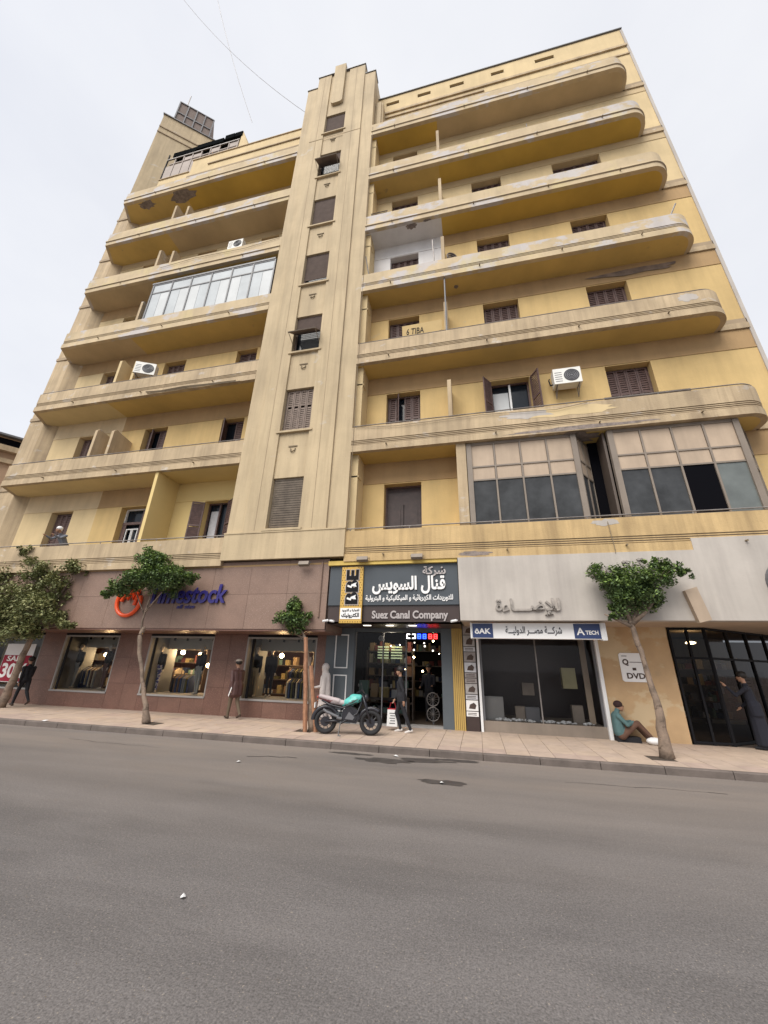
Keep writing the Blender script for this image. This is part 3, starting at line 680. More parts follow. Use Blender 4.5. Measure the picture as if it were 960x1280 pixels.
# glazed loggia on the fourth floor, left wing
b = MB(); x0, x1, z0, z1, zm = -13.45, -7.36, 15.46, 17.56, 17.02; nn = 6; panes = []
for zc in (z0, zm, z1): b.box(x0, x1, 9.84, 9.90, zc-.03, zc+.03)
for i in range(nn+1): xx = x0+(x1-x0)*i/nn; b.box(xx-.03, xx+.03, 9.83, 9.91, z0, z1)
b.box(x0-.1, x1, 9.82, 9.95, z1+.03, z1+.12); b.box(x0-.06, x0, 9.84, YL, z0, z1)
e = b.build('glazed_loggia', m_metal, BLD)
for i in range(nn):
    xa = x0+(x1-x0)*i/nn+.03; xb = x0+(x1-x0)*(i+1)/nn-.03
    box('window_pane', xa, xb, 9.86, 9.875, zm+.03, z1-.03, m_frost2, e)
    for k in range(2):
        box('window_pane', xa+(xb-xa)*.5*k, xa+(xb-xa)*.5*(k+1)-.01, 9.86+.004*k, 9.872+.004*k, z0+.03, zm-.03, (m_frost, m_frost2)[(i+k) % 2 if i > 1 else (1-k) % 2], e)
# broken plaster on soffits and bands
for nm, (cx, cy, rx, ry, z, sd_) in {'a': (-14.0, 10.15, 1.1, .32, ZB(7)-.008, 4), 'b': (-16.3, 10.1, .6, .25, ZB(7)-.008, 8), 'c': (-1.55, 10.0, .28, .14, ZB(5)-.008, 9), 'd': (-.9, 9.9, .2, .06, ZB(5)-.008, 12), 'e': (2.9, 10.2, .9, .4, ZB(2)-.02, 15), 'f': (.05, 10.3, .1, .1, ZB(4)-.008, 19)}.items():
    blob('', cx, cy, rx, ry, z, None, sd_).build('broken_plaster', m_broken, BLD)
def vblob(x, z, rx, rz, y, m, seed, name='plaster_patch'):
    rnd = random.Random(seed); b = MB(); pts = []
    for i in range(20): t = 2*PI*i/20; k = .55+.45*rnd.random(); pts.append((x+rx*k*math.cos(t), y, z+rz*k*math.sin(t)))
    b.face(pts); b.build(name, m, BLD)
vblob(2.9, ZT(2)-.22, 1.5, .2, 9.796, m_yelL, 3); vblob(1.8, ZT(2)-.2, .9, .16, 9.795, m_fasc, 31); vblob(3.2, ZT(2)-.80, 2.3, .07, 9.785, m_broken, 33)
vblob(3.25, ZT(1)-.12, .35, .11, 9.796, m_fasc, 5); vblob(.1, ZB(1)+.1, .5, .08, 9.785, m_broken, 6); vblob(6.6, ZT(3)-.2, .35, .18, 9.796, m_fasc, 16)
vblob(6.0, 14.22, 1.6, .20, YW-.022, mat('dark_wall_stain', (.20, .145, .11), var=.4, scale=3), 44, 'wall_stain')
for n in range(1, 8):   # small drain stubs on the bands
    for x in (-2.3, .9, 3.6, 6.0, -15.5, -12.2, -9.0): MB().tube([(x, YF-.02, ZB(n)+.17), (x, YF-.10, ZB(n)+.16)], .022, 6).build('drain_stub', m_line, BLD)
# diagonal roof wing at the upper left with a lattice box on top
d = Vector((.775, .632, 0)); nn_ = Vector((.632, -.775, 0)); A = Vector((-18.80, 10.58, 0)); Lw = 5.9
def slab(parent_name, s0, s1, o0, o1, z0, z1, m):
    b = MB(); c = A+d*((s0+s1)/2)+nn_*((o0+o1)/2); b.obox(c+Vector((0, 0, (z0+z1)/2)), d*(s1-s0), nn_*(o1-o0), (0, 0, z1-z0)); return b.build(parent_name, m, BLD)
slab('roof_wing_wall', 0, Lw, -4, 0, 24.9, 36.5, m_tower); slab('string_course', 0, Lw, 0, .05, 35.05, 35.15, m_groove); slab('string_course', 0, Lw, 0, .05, 34.45, 34.53, m_groove); slab('coping', -.05, Lw, -.4, .08, 36.5, 36.58, m_metal)
lat = slab('roof_lattice_box', .5, 2.75, -2.0, -.25, 36.6, 39.2, m_rolld)
b = MB()
for i in range(5): c = A+d*(.5+2.25*i/4)+nn_*(-.22); b.obox(c+Vector((0, 0, 37.9)), d*.07, nn_*.06, (0, 0, 2.6))
for i in range(3): c = A+d*1.625+nn_*(-.22); b.obox(c+Vector((0, 0, 36.65+1.27*i)), d*2.3, nn_*.05, (0, 0, .08))
b.build('lattice_bar', m_metal, lat)
p = A+d*.8+nn_*(-.6); b = MB(); b.tube([(p.x, p.y, 39.2), (p.x, p.y, 41.2)], .03, 5); b.build('antenna_mast', m_rail, BLD)
# terrace canopy in front of it
cn = thing('roof_canopy', 'dark ragged roof terrace canopy over pale lattice at the upper left', 'canopy', (-15, 11.2, 29.4), world=True)
zc = lambda x: 31.45+(x+17.5)*.055
for i, (xa, xb, dz) in enumerate(((-17.1, -16.2, .02), (-16.18, -15.4, -.05), (-15.38, -14.3, .05), (-14.28, -13.5, -.04), (-13.4, -12.75, .08), (-12.7, -12.2, .02))):
    box('canopy_sheet', xa, xb, 10.95, 12.3, zc(xa)+dz, zc(xa)+dz+.42, m_felt, cn)
box('canopy_beam', -17.5, -12.3, 10.97, 11.03, 31.33, 31.42, m_alu, cn)
for i in range(9): x = -17.5+i*.64; box('canopy_post', x-.03, x+.03, 10.99, 11.05, 29.1, 31.33 if i else 32.0, m_pinkish if i else m_black, cn)
box('lattice_rail', -17.2, -12.4, 10.98, 11.04, 30.75, 30.82, m_pinkish, cn)
for i in range(8): x = -17.5+i*.64; box('canvas_screen', x+.04, x+.60, 11.02, 11.04, 29.1, (30.7, 30.7, 31.2, 31.2, 30.7, 31.3, 30.9, 31.3)[i], m_pinkish, cn)
b = MB(); b.prism([(-12.3, 29.6), (-11.5, 30.2), (-12.25, 32.3)], 11.0, 11.6, 'y'); b.build('end_wall', m_yelL, cn)

# ------------------------------------------------------------------ shops along the ground floor (fronts on Y = 11.3)
YS = 11.3; GZ = .118
def panels(parent, x0, x1, y0, y1, z0, z1, nx, nz, mats, name='cladding_panel', side=None, seed=0, gap=.006):
    """a field of real panels with open joints, on a backing"""
    rnd = random.Random(seed); box('backing', x0, x1, y0+.022, y1, z0, z1, m_joint, parent)
    for i in range(nx):
        for j in range(nz):
            a = x0+(x1-x0)*i/nx; c = x0+(x1-x0)*(i+1)/nx; lo = z0+(z1-z0)*j/nz; hi = z0+(z1-z0)*(j+1)/nz; dy = rnd.uniform(0, .004)
            box(name, a+gap/2, c-gap/2, y0+dy, y0+.02+dy, lo+gap/2, hi-gap/2, rnd.choice(mats), parent)
# clothing shop
CS = thing('clothing_shop', 'brown stone clad clothing shop with lit display windows at the left of the ground floor', 'shop', (-11, 11.3, .1), world=True)
panels(CS, -19.4, -3.86, 9.90, 10.0, 2.44, 4.34, 13, 2, [m_clad, m_clad2, m_clad], seed=2)
box('fascia_soffit', -19.4, -3.86, 9.925, YS+.1, 2.39, 2.438, m_pil, CS); box('fascia_return', -3.90, -3.85, 10.0, YS, 2.44, 4.34, m_clad, CS)
WN = [(-17.6, -14.90), (-13.97, -11.68), (-10.45, -8.07), (-6.90, -4.60)]
ed = [-19.4]+[v for w in WN for v in w]+[-4.32]
for i in range(0, len(ed), 2):
    w = ed[i+1]-ed[i]; panels(CS, ed[i], ed[i+1], YS, YS+.3, GZ-.01, 2.39, max(1, round(w/.7)), 3, [m_pil, m_pil2], 'cladding_panel', seed=i)
for a, c in WN:
    panels(CS, a, c, YS, YS+.3, GZ-.01, .55, 3, 1, [m_pil, m_pil2], seed=int(a*3) & 7)
    fr = MB(); fr.box(a, c, YS-.03, YS+.3, .55, .60); fr.box(a, a+.05, YS+.0, YS+.12, .6, 2.32); fr.box(c-.04, c, YS+.0, YS+.12, .6, 2.32); fr.box(a+.05, c-.04, YS+.02, YS+.12, 2.27, 2.32)
    e = fr.build('display_window', m_post if False else m_inner2, CS)
    sheet('pane', a+.05, c-.04, YS+.05, .605, 2.265, m_glass, e)
    box('window_head', a, c, YS+.01, YS+.12, 2.32, 2.39, m_black, CS)
    box('mullion', a+.17, a+.25, YS+.02, YS+.045, .6, 2.27, m_black, e) if a > -14.5 else None
    # display box: raised floor, bulkhead and a side wing
    box('display_floor', a, c, YS+.13, 12.6, .50, .595, m_inner2, CS); box('bulkhead', a, c, 12.15, 12.22, 1.95, 2.39, m_inner2, CS); box('side_wing', a-.02, a+.02, YS+.13, 12.6, .6, 2.39, m_wing, CS)
    box('window_ceiling', a, c, YS+.13, 12.15, 2.34, 2.39, m_inner2, CS)
    for k in range(4 if a > -14.5 else 2):
        x = a+.45+k*.5; b = MB(); b.tube([(x, 11.9, 2.34), (x, 11.86, 2.22)], .035, 8); b.build('spot_lamp', m_black, CS)
box('room_wall', -17.6, -4.34, 15.6, 15.7, .1, 4.18, m_inner, CS); box('room_floor', -17.6, -4.34, 11.61, 15.6, .1, .13, m_inner, CS); box('room_ceiling', -17.6, -4.34, 11.61, 15.6, 3.0, 3.05, m_inner, CS)
box('room_wall', -4.36, -4.34, 11.61, 15.6, .13, 3.0, m_inner, CS); box('room_wall', -17.62, -17.6, 11.61, 15.6, .13, 3.0, m_inner, CS)
for xx in (-15.8, -12.6, -8.6): box('room_divider', xx, xx+.05, 12.6, 15.6, .13, 3.0, m_inner, CS)
# sign of the clothing shop
sg = thing('shop_sign', 'raised dark blue letters Timestock beside an orange ring on brown stone', 'shop sign', (-8.8, 9.9, 3.3), world=True)
text('lettering', 'Timestock', -9.52, -6.90, 3.14, 3.68, 9.88, m_blue, sg, ext=.05, bold=.02, shear=.15)
text('lettering', 'all size', -8.50, -7.90, 3.00, 3.11, 9.885, m_blue, sg, ext=.02, bold=.01, shear=.15)
b = MB(); b.ring((-10.22, 9.85, 3.22), .42, .055, 'y', 36, 8, a0=.35*PI, a1=2.12*PI); b.tube([(-10.48, 9.84, 3.22), (-10.34, 9.84, 3.48), (-10.26, 9.84, 3.28), (-10.12, 9.84, 3.56), (-10.06, 9.84, 3.30), (-9.92, 9.84, 3.56), (-9.98, 9.84, 3.1)], .05, 8); b.build('ring_logo', m_orange, sg)
b = MB(); b.box(-5.0, -4.72, 9.86, 9.90, 3.0, 3.07); b.build('small_name_plate', m_blue, sg)
b = MB(); b.tube([(-4.06, 9.88, 4.25), (-4.06, 9.88, 2.75)], .025, 6); tag(b.build('cable_pipe', m_clad2), 'thin pale vertical pipe at the right end of the brown fascia', 'pipe')
# interior furniture: hanging racks, tables, lamps
def rack(x0, x1, y, z, seed, label):
    t = thing('clothes_rack', label, 'clothes rack', ((x0+x1)/2, y, .6), world=True, group='racks of clothes inside the brown shop')
    b = MB(); b.tube([(x0, y, .6), (x0, y, z)], .015, 6); b.tube([(x1, y, .6), (x1, y, z)], .015, 6); b.tube([(x0, y, z), (x1, y, z)], .015, 6); b.build('frame', m_alu, t)
    rnd = random.Random(seed); n = int((x1-x0)/.085)
    for i in range(n):
        x = x0+.05+i*(x1-x0-.1)/n; h = rnd.uniform(.55, .85); g = MB(); w = rnd.uniform(.19, .24)
        g.prism([(y-w, z-.12), (y-.04, z-.02), (y+.04, z-.02), (y+w, z-.12), (y+w*.9, z-h), (y-w*.9, z-h)], x, x+.045, 'x'); g.build('garment', rnd.choice(m_cloth), t)
rack(-6.1, -5.0, 12.75, 1.45, 5, 'clothes rack with dark garments in the window nearest the electric shop')
rack(-11.2, -10.3, 12.9, 1.35, 6, 'clothes rack behind the second window from the right')
rack(-15.2, -14.4, 12.9, 1.35, 9, 'clothes rack in the far left display window')
rack(-14.0, -13.2, 12.45, 1.30, 15, 'short clothes rack close behind the far left display glass')
rack(-10.15, -9.35, 12.45, 1.15, 16, 'short clothes rack between the two mannequins of the middle window')
rack(-5.9, -5.0, 12.35, 1.15, 17, 'low clothes rack close behind the glass nearest the motorbike')
def shelf(x0, x1, y, zs, seed, label, goods=True, m=None, dep=.35):
    t = thing('shelf', label, 'shelf', ((x0+x1)/2, y, .12), world=True)
    for z in zs: box('board', x0, x1, y-dep, y, z, z+.03, m or m_alu, t)
    box('side_panel', x0-.03, x0, y-dep, y, .13, zs[-1]+.03, m or m_alu, t); box('side_panel', x1, x1+.03, y-dep, y, .13, zs[-1]+.03, m or m_alu, t)
    rnd = random.Random(seed)
    for z in zs:
        x = x0+.04
        while x < x1-.12:
            w = rnd.uniform(.05, .17); h = rnd.uniform(.08, .28)
            if rnd.random() < .9: box('folded_goods', x, min(x+w, x1-.01), y-dep+.05, y-.05, z+.03, z+.03+h, rnd.choice(goodm), t)
            x += w+.015
goodm = m_cloth+[mat('carton', (.36, .25, .14)), mat('box_white', (.5, .5, .5)), mat('box_yellow', (.42, .32, .14)), mat('box_teal', (.16, .26, .22)), mat('box_red', (.20, .06, .05))]
shelf(-12.0, -9.7, 13.6, (.6, 1.05, 1.5, 1.95), 1, 'wall shelf of folded clothes behind the middle window')
shelf(-8.0, -5.5, 13.6, (.6, 1.05, 1.5, 1.95), 2, 'wall shelf of folded clothes behind the rightmost brown shop window')
shelf(-15.7, -13.6, 13.6, (.6, 1.05, 1.5, 1.95), 3, 'wall shelf of folded clothes behind the far left window')
lampn = ['leftmost', 'second', 'third', 'fourth', 'fifth', 'rightmost']
for i, (x, y, z) in enumerate(((-13.6, 12.75, 1.72), (-10.25, 12.7, 1.86), (-9.75, 13.0, 1.80), (-9.2, 12.8, 1.45), (-6.35, 12.6, 1.82), (-5.6, 12.9, 1.86))):
    t = thing('pendant_lamp', '%s of the six glowing pendant lamps inside the brown clothing shop' % lampn[i], 'lamp', (x, y, z), group='pendant lamps in the brown shop')
    MB().ball((0, 0, 0), .075).build('bulb', m_bulb, t, smooth=True); MB().tube([(0, 0, .05), (0, 0, 2.98-z)], .006, 4).build('cord', m_black, t)
    ld = bpy.data.lights.new('bulb_light', 'POINT'); ld.energy = 11; ld.color = (1, .62, .3); ld.shadow_soft_size = .08
    lo = bpy.data.objects.new('bulb_light', ld); COL.objects.link(lo); lo.parent = t; lo.location = (0, -.10, -.02)
# sale poster on the far left window
t = thing('sale_poster', 'white and red SALE 30% poster in the far left window', 'poster', (-16, 11.29, 1.4), world=True)
box('sheet', -16.5, -15.2, 11.335, 11.345, .75, 2.0, m_whitep, t); box('red_field', -16.48, -15.22, 11.329, 11.335, .77, 1.62, mat('sale_red', (.30, .015, .04), var=.05), t)
text('lettering', 'SALE', -16.3, -15.5, 1.42, 1.60, 11.328, m_lett, t, .004, .02); text('lettering', '30%', -16.4, -15.3, .88, 1.36, 11.328, m_lett, t, .004, .03)
b = MB(); b.tube([(-4.62, 9.86, 4.22), (-4.62, 9.7, 4.18)], .02); 
def flood(x, z, label, y=9.72):
    t = thing('flood_light', label, 'flood light', (x, y, z), group='flood lights above the shop signs')
    b = MB(); b.prism([(-.06, -.05), (.05, -.09), (.07, -.02), (-.02, .05)], -.15, .15, 'x'); b.build('housing', m_post, t)
    b = MB(); b.tube([(-.17, .02, 0), (-.17, .12, .05), (.17, .12, .05), (.17, .02, 0)], .01, 5); b.build('bracket', m_metal, t)
flood(-4.55, 4.20, 'small grey flood light on the brown fascia'); flood(-2.86, 4.27, 'grey flood light above the gold vertical sign', 9.70); flood(-1.38, 4.29, 'grey flood light above the white Arabic lettering', 9.70)

# electrical company shop
ES = thing('electrical_shop', 'slate grey electrical company shop with open dark interior', 'shop', (-2.1, 11.3, .1), world=True)
box('yellow_beam', -3.86, -.36, 9.82, 10.1, 4.13, 4.25, m_ybeam, ES)
b = MB()
for i in range(3): b.box(-4.32+.0, -3.45, YS-.0, YS+.25, GZ-.01, 2.6) if i == 0 else None
b.build('pilaster', m_suezp, ES)
for z0, z1 in ((.4, 1.33), (1.50, 2.42)):
    b = MB(); x0, x1 = -4.02, -3.62
    b.box(x0, x1, YS-.025, YS-.001, z0, z0+.03); b.box(x0, x1, YS-.025, YS-.001, z1-.03, z1); b.box(x0, x0+.03, YS-.025, YS-.001, z0+.03, z1-.03); b.box(x1-.03, x1, YS-.025, YS-.001, z0+.03, z1-.03); b.build('panel_moulding', m_whitep, ES)
box('pilaster', -.95, -.66, YS-.02, YS+.25, GZ-.01, 2.6, m_suezp, ES)
for i in range(6): box('fluted_strip', -.655+i*.048, -.655+i*.048+.040, YS-.05, YS+.2, GZ-.01, 2.68, m_yfl, ES)
box('door_head', -3.45, -.95, YS+.02, YS+.2, 2.50, 2.62, m_suezp, ES)
box('entrance_soffit', -3.85, -.36, 9.96, YS+.2, 2.60, 2.64, m_brownsign, ES)
for i in range(3): box('soffit_lamp', -2.95+i*.62, -2.75+i*.62, 10.4, 10.5, 2.59, 2.601, m_bulbw, ES)
box('threshold', -3.45, -.95, YS-.02, YS+.3, GZ-.01, .16, m_inner2, ES)
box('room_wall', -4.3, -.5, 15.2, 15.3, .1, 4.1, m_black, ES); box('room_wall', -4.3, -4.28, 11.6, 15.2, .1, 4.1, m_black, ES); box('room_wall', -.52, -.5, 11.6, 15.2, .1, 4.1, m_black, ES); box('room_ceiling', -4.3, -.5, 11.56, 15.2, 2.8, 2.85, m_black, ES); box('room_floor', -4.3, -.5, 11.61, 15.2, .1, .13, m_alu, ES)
e = box('window_frame', -3.45, -3.41, YS+.05, YS+.12, .16, 2.5, m_metal, ES); sheet('pane', -3.41, -2.62, YS+.08, .16, 2.5, m_tglass, e); box('window_frame', -2.62, -2.59, YS+.05, YS+.12, .16, 2.5, m_metal, ES)
sheet('pane', -2.59, -1.95, YS+.08, .16, 2.5, m_tglass, e); box('window_frame', -1.95, -1.92, YS+.05, YS+.12, .16, 2.5, m_metal, ES)
# its signs
sg = thing('company_sign', 'slate grey sign with white Arabic lettering over the open shop', 'shop sign', (-2, 9.95, 3.6), world=True)
box('board', -3.82, -.36, 9.92, 10.0, 3.06, 4.125, m_suez, sg)
text('lettering', shape('شركة'), -1.26, -.66, 3.77, 4.05, 9.918, m_lettm, sg, .03, .025)
text('lettering', shape('قنال السويس'), -2.60, -.68, 3.33, 3.80, 9.918, m_lett, sg, .04, .03)
text('lettering', shape('للتوريدات الكهربائية و الميكانيكية و البترولية'), -2.78, -.50, 3.14, 3.32, 9.918, m_lett, sg, .015, .025)
sg = thing('name_board', 'dark brown board reading Suez Canal Company in metal letters', 'shop sign', (-2, 9.95, 2.8), world=True)
box('board', -3.82, -.36, 9.96, 10.02, 2.60, 3.055, m_brownsign, sg)
text('lettering', 'Suez Canal Company', -2.60, -.64, 2.66, 2.92, 9.958, m_lettm, sg, .025, .03)
sg = thing('vertical_sign', 'gold dotted vertical sign with black letters BBE and white lightning bolts', 'sign', (-3.15, 9.88, 3.3), world=True)
box('board', -3.46, -2.86, 9.86, 9.915, 2.60, 4.08, m_gold, sg)
dots = MB()
for i in range(9):
    for j in range(22):
        x = -3.43+i*.068+(.034 if j % 2 else 0); z = 2.63+j*.068
        if -3.36 < x < -2.95 and z > 3.1 and not (x < -3.30 or x > -3.02): continue
        if 2.68 < z < 3.0: continue
        if x < -2.88: dots.cyl((x, 9.861, z), (x, 9.857, z), .012, 6)
dots.build('dot_pattern', m_black, sg, kind='stuff')
text('lettering_border', 'BBE', -3.345, -2.955, 3.05, 4.02, 9.859, m_pinkish, sg, .008, .075, rot=PI/2)
text('lettering', 'BBE', -3.32, -2.98, 3.08, 4.0, 9.850, m_black, sg, .008, .045, rot=PI/2)
for z in (3.22, 3.55): b = MB(); b.prism([(-3.28, z-.01), (-3.16, z-.05), (-3.15, z), (-3.02, z-.02), (-3.05, z+.05), (-3.02, z+.10), (-3.17, z+.045), (-3.18, z+.0), (-3.27, z+.04)], 9.832, 9.840, 'y'); b.build('lightning_bolt', m_lett, sg)
box('white_label', -3.44, -2.88, 9.852, 9.86, 2.70, 2.98, m_lett, sg)
text('lettering', shape('للتجارة و التوريد'), -3.40, -2.92, 2.88, 2.96, 9.851, m_black, sg, .004, .02); text('lettering', shape('الكترونيك'), -3.40, -2.92, 2.72, 2.86, 9.851, m_black, sg, .004, .03)
# goods in the dark interior
shelf(-3.35, -1.95, 12.9, (.55, .95, 1.3, 1.65, 2.0), 21, 'shelf crowded with electrical goods behind the left glass', dep=.4)
shelf(-3.4, -2.0, 12.2, (.35, .72), 24, 'low counter shelf with boxed goods in the left window', dep=.45)
shelf(-4.0, -1.0, 15.1, (.6, 1.1, 1.6, 2.1), 22, 'back wall shelf of the electrical shop')
tubes = thing('tube_display', 'ladder of pale glowing lamp tubes in the electrical shop window', 'lamp display', (-2.8, 12.4, 1.8), world=True)
for i, z in enumerate((2.12, 2.04, 1.96, 1.88, 1.8)):
    for k in range(2): box('lit_tube', -3.0+k*.42, -2.66+k*.42, 12.35, 12.4, z, z+.035, mat('lit_tube_%s' % 'abcdefghij'[i*2+k], (.62, .75, .45), emit=.35, var=0), tubes)
for i, (x, w, h, m) in enumerate(((-3.22, .26, .42, 'box_teal'), (-2.90, .20, .34, 'carton'), (-2.62, .26, .26, 'box_yellow'), (-2.30, .2, .2, 'box_white'))): tag(box('product_box', x-w/2, x+w/2, 11.65, 11.8, .77, .77+h, MATS[m]), ('tall pale green', 'brown', 'wide yellow', 'small white')[i]+' product box on the window counter of the electrical shop', 'box', 'product boxes on the window counter')
tag(box('window_counter', -3.38, -1.98, 11.6, 11.9, .70, .765, m_alu), 'low dark counter just behind the glass of the electrical shop', 'counter')
rnd = random.Random(77)
dl = thing('display_lamps', 'scatter of small lit bulbs hung among the goods of the electrical shop', 'lamps', (-2.4, 12.2, 2.0), world=True)
for i in range(16): MB().ball((rnd.uniform(-3.3, -1.1), rnd.uniform(12.2, 12.9), rnd.choice((2.3, 2.2, 1.9, 1.5, 2.1))+rnd.uniform(-.05, .1)), rnd.uniform(.012, .03), 0, (1, 1, 1), 8, 5).build('bulb', m_bulb if i % 3 else m_bulbw, dl)
ld = bpy.data.lights.new('shop_fill_light', 'POINT'); ld.energy = 9; ld.color = (1, .85, .65); ld.shadow_soft_size = .15  # unseen fill light added to brighten the goods in the dark shop
lo = bpy.data.objects.new('shop_fill_light', ld); COL.objects.link(lo); lo.location = (-2.5, 12.0, 2.45)
led = thing('led_sign', 'lit LED sign with white, blue and red figures above the door', 'LED sign', (-1.5, 11.36, 2.4), world=True)
box('case', -1.96, -1.0, YS+.03, YS+.07, 2.29, 2.49, m_black, led)
def seg(x, m, skip=()):
    b = MB(); w, h, t = .10, .13, .024; z = 2.325; y0, y1 = YS+.022, YS+.03
    q = {'a': (x, x+w, z+h-t, z+h), 'g': (x, x+w, z+h/2-t/2, z+h/2+t/2), 'd': (x, x+w, z, z+t), 'l': (x, x+t, z+t, z+h-t), 'r': (x+w-t, x+w, z+t, z+h-t)}
    for k, v in q.items():
        if k not in skip: b.box(v[0], v[1], y0-(.002 if k in 'lr' else 0), y1, v[2], v[3])
    b.build('led_figure', m, led)
mw, mb_, mr = mat('led_white', (1, 1, 1), emit=1.6, var=0), mat('led_blue', (.02, .06, 1), emit=3, var=0), mat('led_red', (1, .03, .03), emit=2.5, var=0)
for x, m, s in ((-1.92, mw, 'rg'), (-1.76, mw, 'lg'), (-1.61, mb_, ''), (-1.46, mb_, ''), (-1.30, mr, ''), (-1.15, mr, '')): seg(x, m, s)
t = thing('wall_clock', 'small round white clock seen through the shop glass', 'clock', (-2.76, 11.7, 2.35)); MB().cyl((0, 0, 0), (0, .03, 0), .075, 20).build('face', m_whitep, t); b = MB(); b.box(-.005, .005, -.006, -.001, 0, .055); b.box(-.04, 0, -.006, -.001, -.005, .005); b.build('clock_hand', m_black, t)
t = thing('pedestal_fan', 'dark round fan standing on the floor inside the door', 'fan', (-1.28, 12.0, .13)); b = MB()
b.ring((0, 0, .62), .17, .012, 'y'); b.ring((0, 0, .25), .17, .012, 'y'); b.build('guard_ring', m_rail, t); b = MB()
for k in range(12): a_ = k*PI/6; b.tube([(0, -.03, .62), (.17*math.cos(a_), 0, .62+.17*math.sin(a_))], .005, 4); b.tube([(0, -.03, .25), (.17*math.cos(a_), 0, .25+.17*math.sin(a_))], .005, 4)
b.build('guard_wire', m_rail, t); MB().tube([(0, .05, 0), (0, .05, .62)], .025).build('stand', m_metal, t)

# lighting shop with the white fascia
LS = thing('lighting_shop', 'dirty white fascia and dark display window of the lighting shop', 'shop', (3, 11.3, .1), world=True)
b = MB(); b.prism([(-.34, 2.66), (9.2, 2.66), (9.2, 4.5), (4.95, 4.5), (4.95, 4.22), (-.34, 4.22)], 9.77, 10.1, 'y'); b.build('fascia', m_fasc, LS)
box('fascia_soffit', -.30, 9.2, 10.1, 14.5, 2.66, 2.72, m_panel, LS); box('fascia_return', -.34, -.30, 10.1, YS, 2.72, 4.24, m_fasc, LS)
b = MB(); b.prism([(4.62, 2.60), (4.86, 2.66), (4.74, 3.36), (4.50, 3.28)], 9.64, 9.77, 'y'); b.build('loose_slab', m_panel, LS)
box('base_wall', .02, 2.93, YS, YS+.25, GZ-.01, .37, m_panel if False else m_post, LS)
e = box('window_frame', .0, .06, YS-.06, YS+.1, GZ-.01, 2.36, m_whitep, LS); box('window_frame', 2.92, 3.0, YS-.10, YS+.1, GZ-.01, 2.36, m_whitep, LS); box('inner_frame', .06, .12, YS, YS+.1, .37, 2.36, m_metal, LS); box('inner_frame', 2.86, 2.92, YS, YS+.1, .37, 2.36, m_metal, LS); box('window_mullion', 1.48, 1.51, YS+.02, YS+.09, .37, 2.36, m_rail, LS)
sheet('pane', .12, 1.48, YS+.05, .37, 2.36, m_wglass, e); sheet('pane', 1.51, 2.86, YS+.05, .37, 2.36, m_wglass, e)
box('display_floor', .06, 2.92, YS+.25, 13.0, .30, .36, m_post, LS); box('room_wall', .0, 3.0, 13.4, 13.5, .1, 2.66, m_brownsign, LS); box('room_wall', -.02, 0, YS+.1, 13.4, .1, 2.66, m_brownsign, LS); box('room_wall', 3.0, 3.02, YS+.1, 13.4, .1, 2.66, m_brownsign, LS); box('curtain_strip', 2.66, 2.8, 11.75, 11.8, .37, 2.4, m_panel, LS)
sg = thing('misr_sign', 'long white sign with dark Arabic lettering between two navy ends', 'shop sign', (1.4, 10.1, 2.45), world=True)
box('board', -.09, 2.80, 10.02, 10.2, 2.27, 2.625, m_lett, sg); box('board_end', -.12, -.09, 10.0, 10.2, 2.265, 2.635, m_whitep, sg); box('board_end', 2.80, 2.90, 10.0, 10.2, 2.25, 2.635, m_whitep, sg)
box('navy_end', -.07, .41, 10.01, 10.018, 2.285, 2.61, m_navy, sg); box('navy_end', 2.22, 2.78, 10.01, 10.018, 2.285, 2.61, m_navy, sg)
text('lettering', shape('شركـــة مصـــر الدوليـــة'), .70, 1.96, 2.34, 2.55, 10.018, mat('dark_letters', (.03, .03, .04), var=0), sg, .006, .015)
text('lettering', '\u00f4AK', -.02, .36, 2.37, 2.50, 10.008, m_lett, sg, .004, .03); text('lettering', 'A', 2.27, 2.44, 2.36, 2.52, 10.008, m_lett, sg, .004, .02); text('lettering', 'TECH', 2.46, 2.73, 2.37, 2.46, 10.008, m_lett, sg, .004, .03)
sg = thing('stone_lettering', 'weathered stone Arabic letters low on the white fascia above the white and navy sign', 'sign lettering', (1.1, 9.8, 2.85), world=True)
text('lettering', shape('للإضـــاءة'), .50, 1.95, 2.76, 3.16, 9.768, m_lettg, sg, .05, .02)
sg = thing('stone_lettering', 'weathered stone Arabic letters high on the white fascia behind the tree crown', 'sign lettering', (3.2, 9.8, 3.8), world=True)
text('lettering', shape('نفرتيتي'), 3.05, 4.4, 3.62, 4.06, 9.768, m_lettg, sg, .05, .02)
b = MB(); b.ring((2.82, 9.75, 3.80), .14, .035, 'y', 24, 8); b.build('round_letter', m_lettg, sg)
# round dark sign at the right edge
tag(MB().cyl((6.62, 9.60, 3.42), (6.62, 9.765, 3.42), .52, 32).build('round_sign', m_metal), 'dark round sign cut by the right edge of the picture', 'sign')
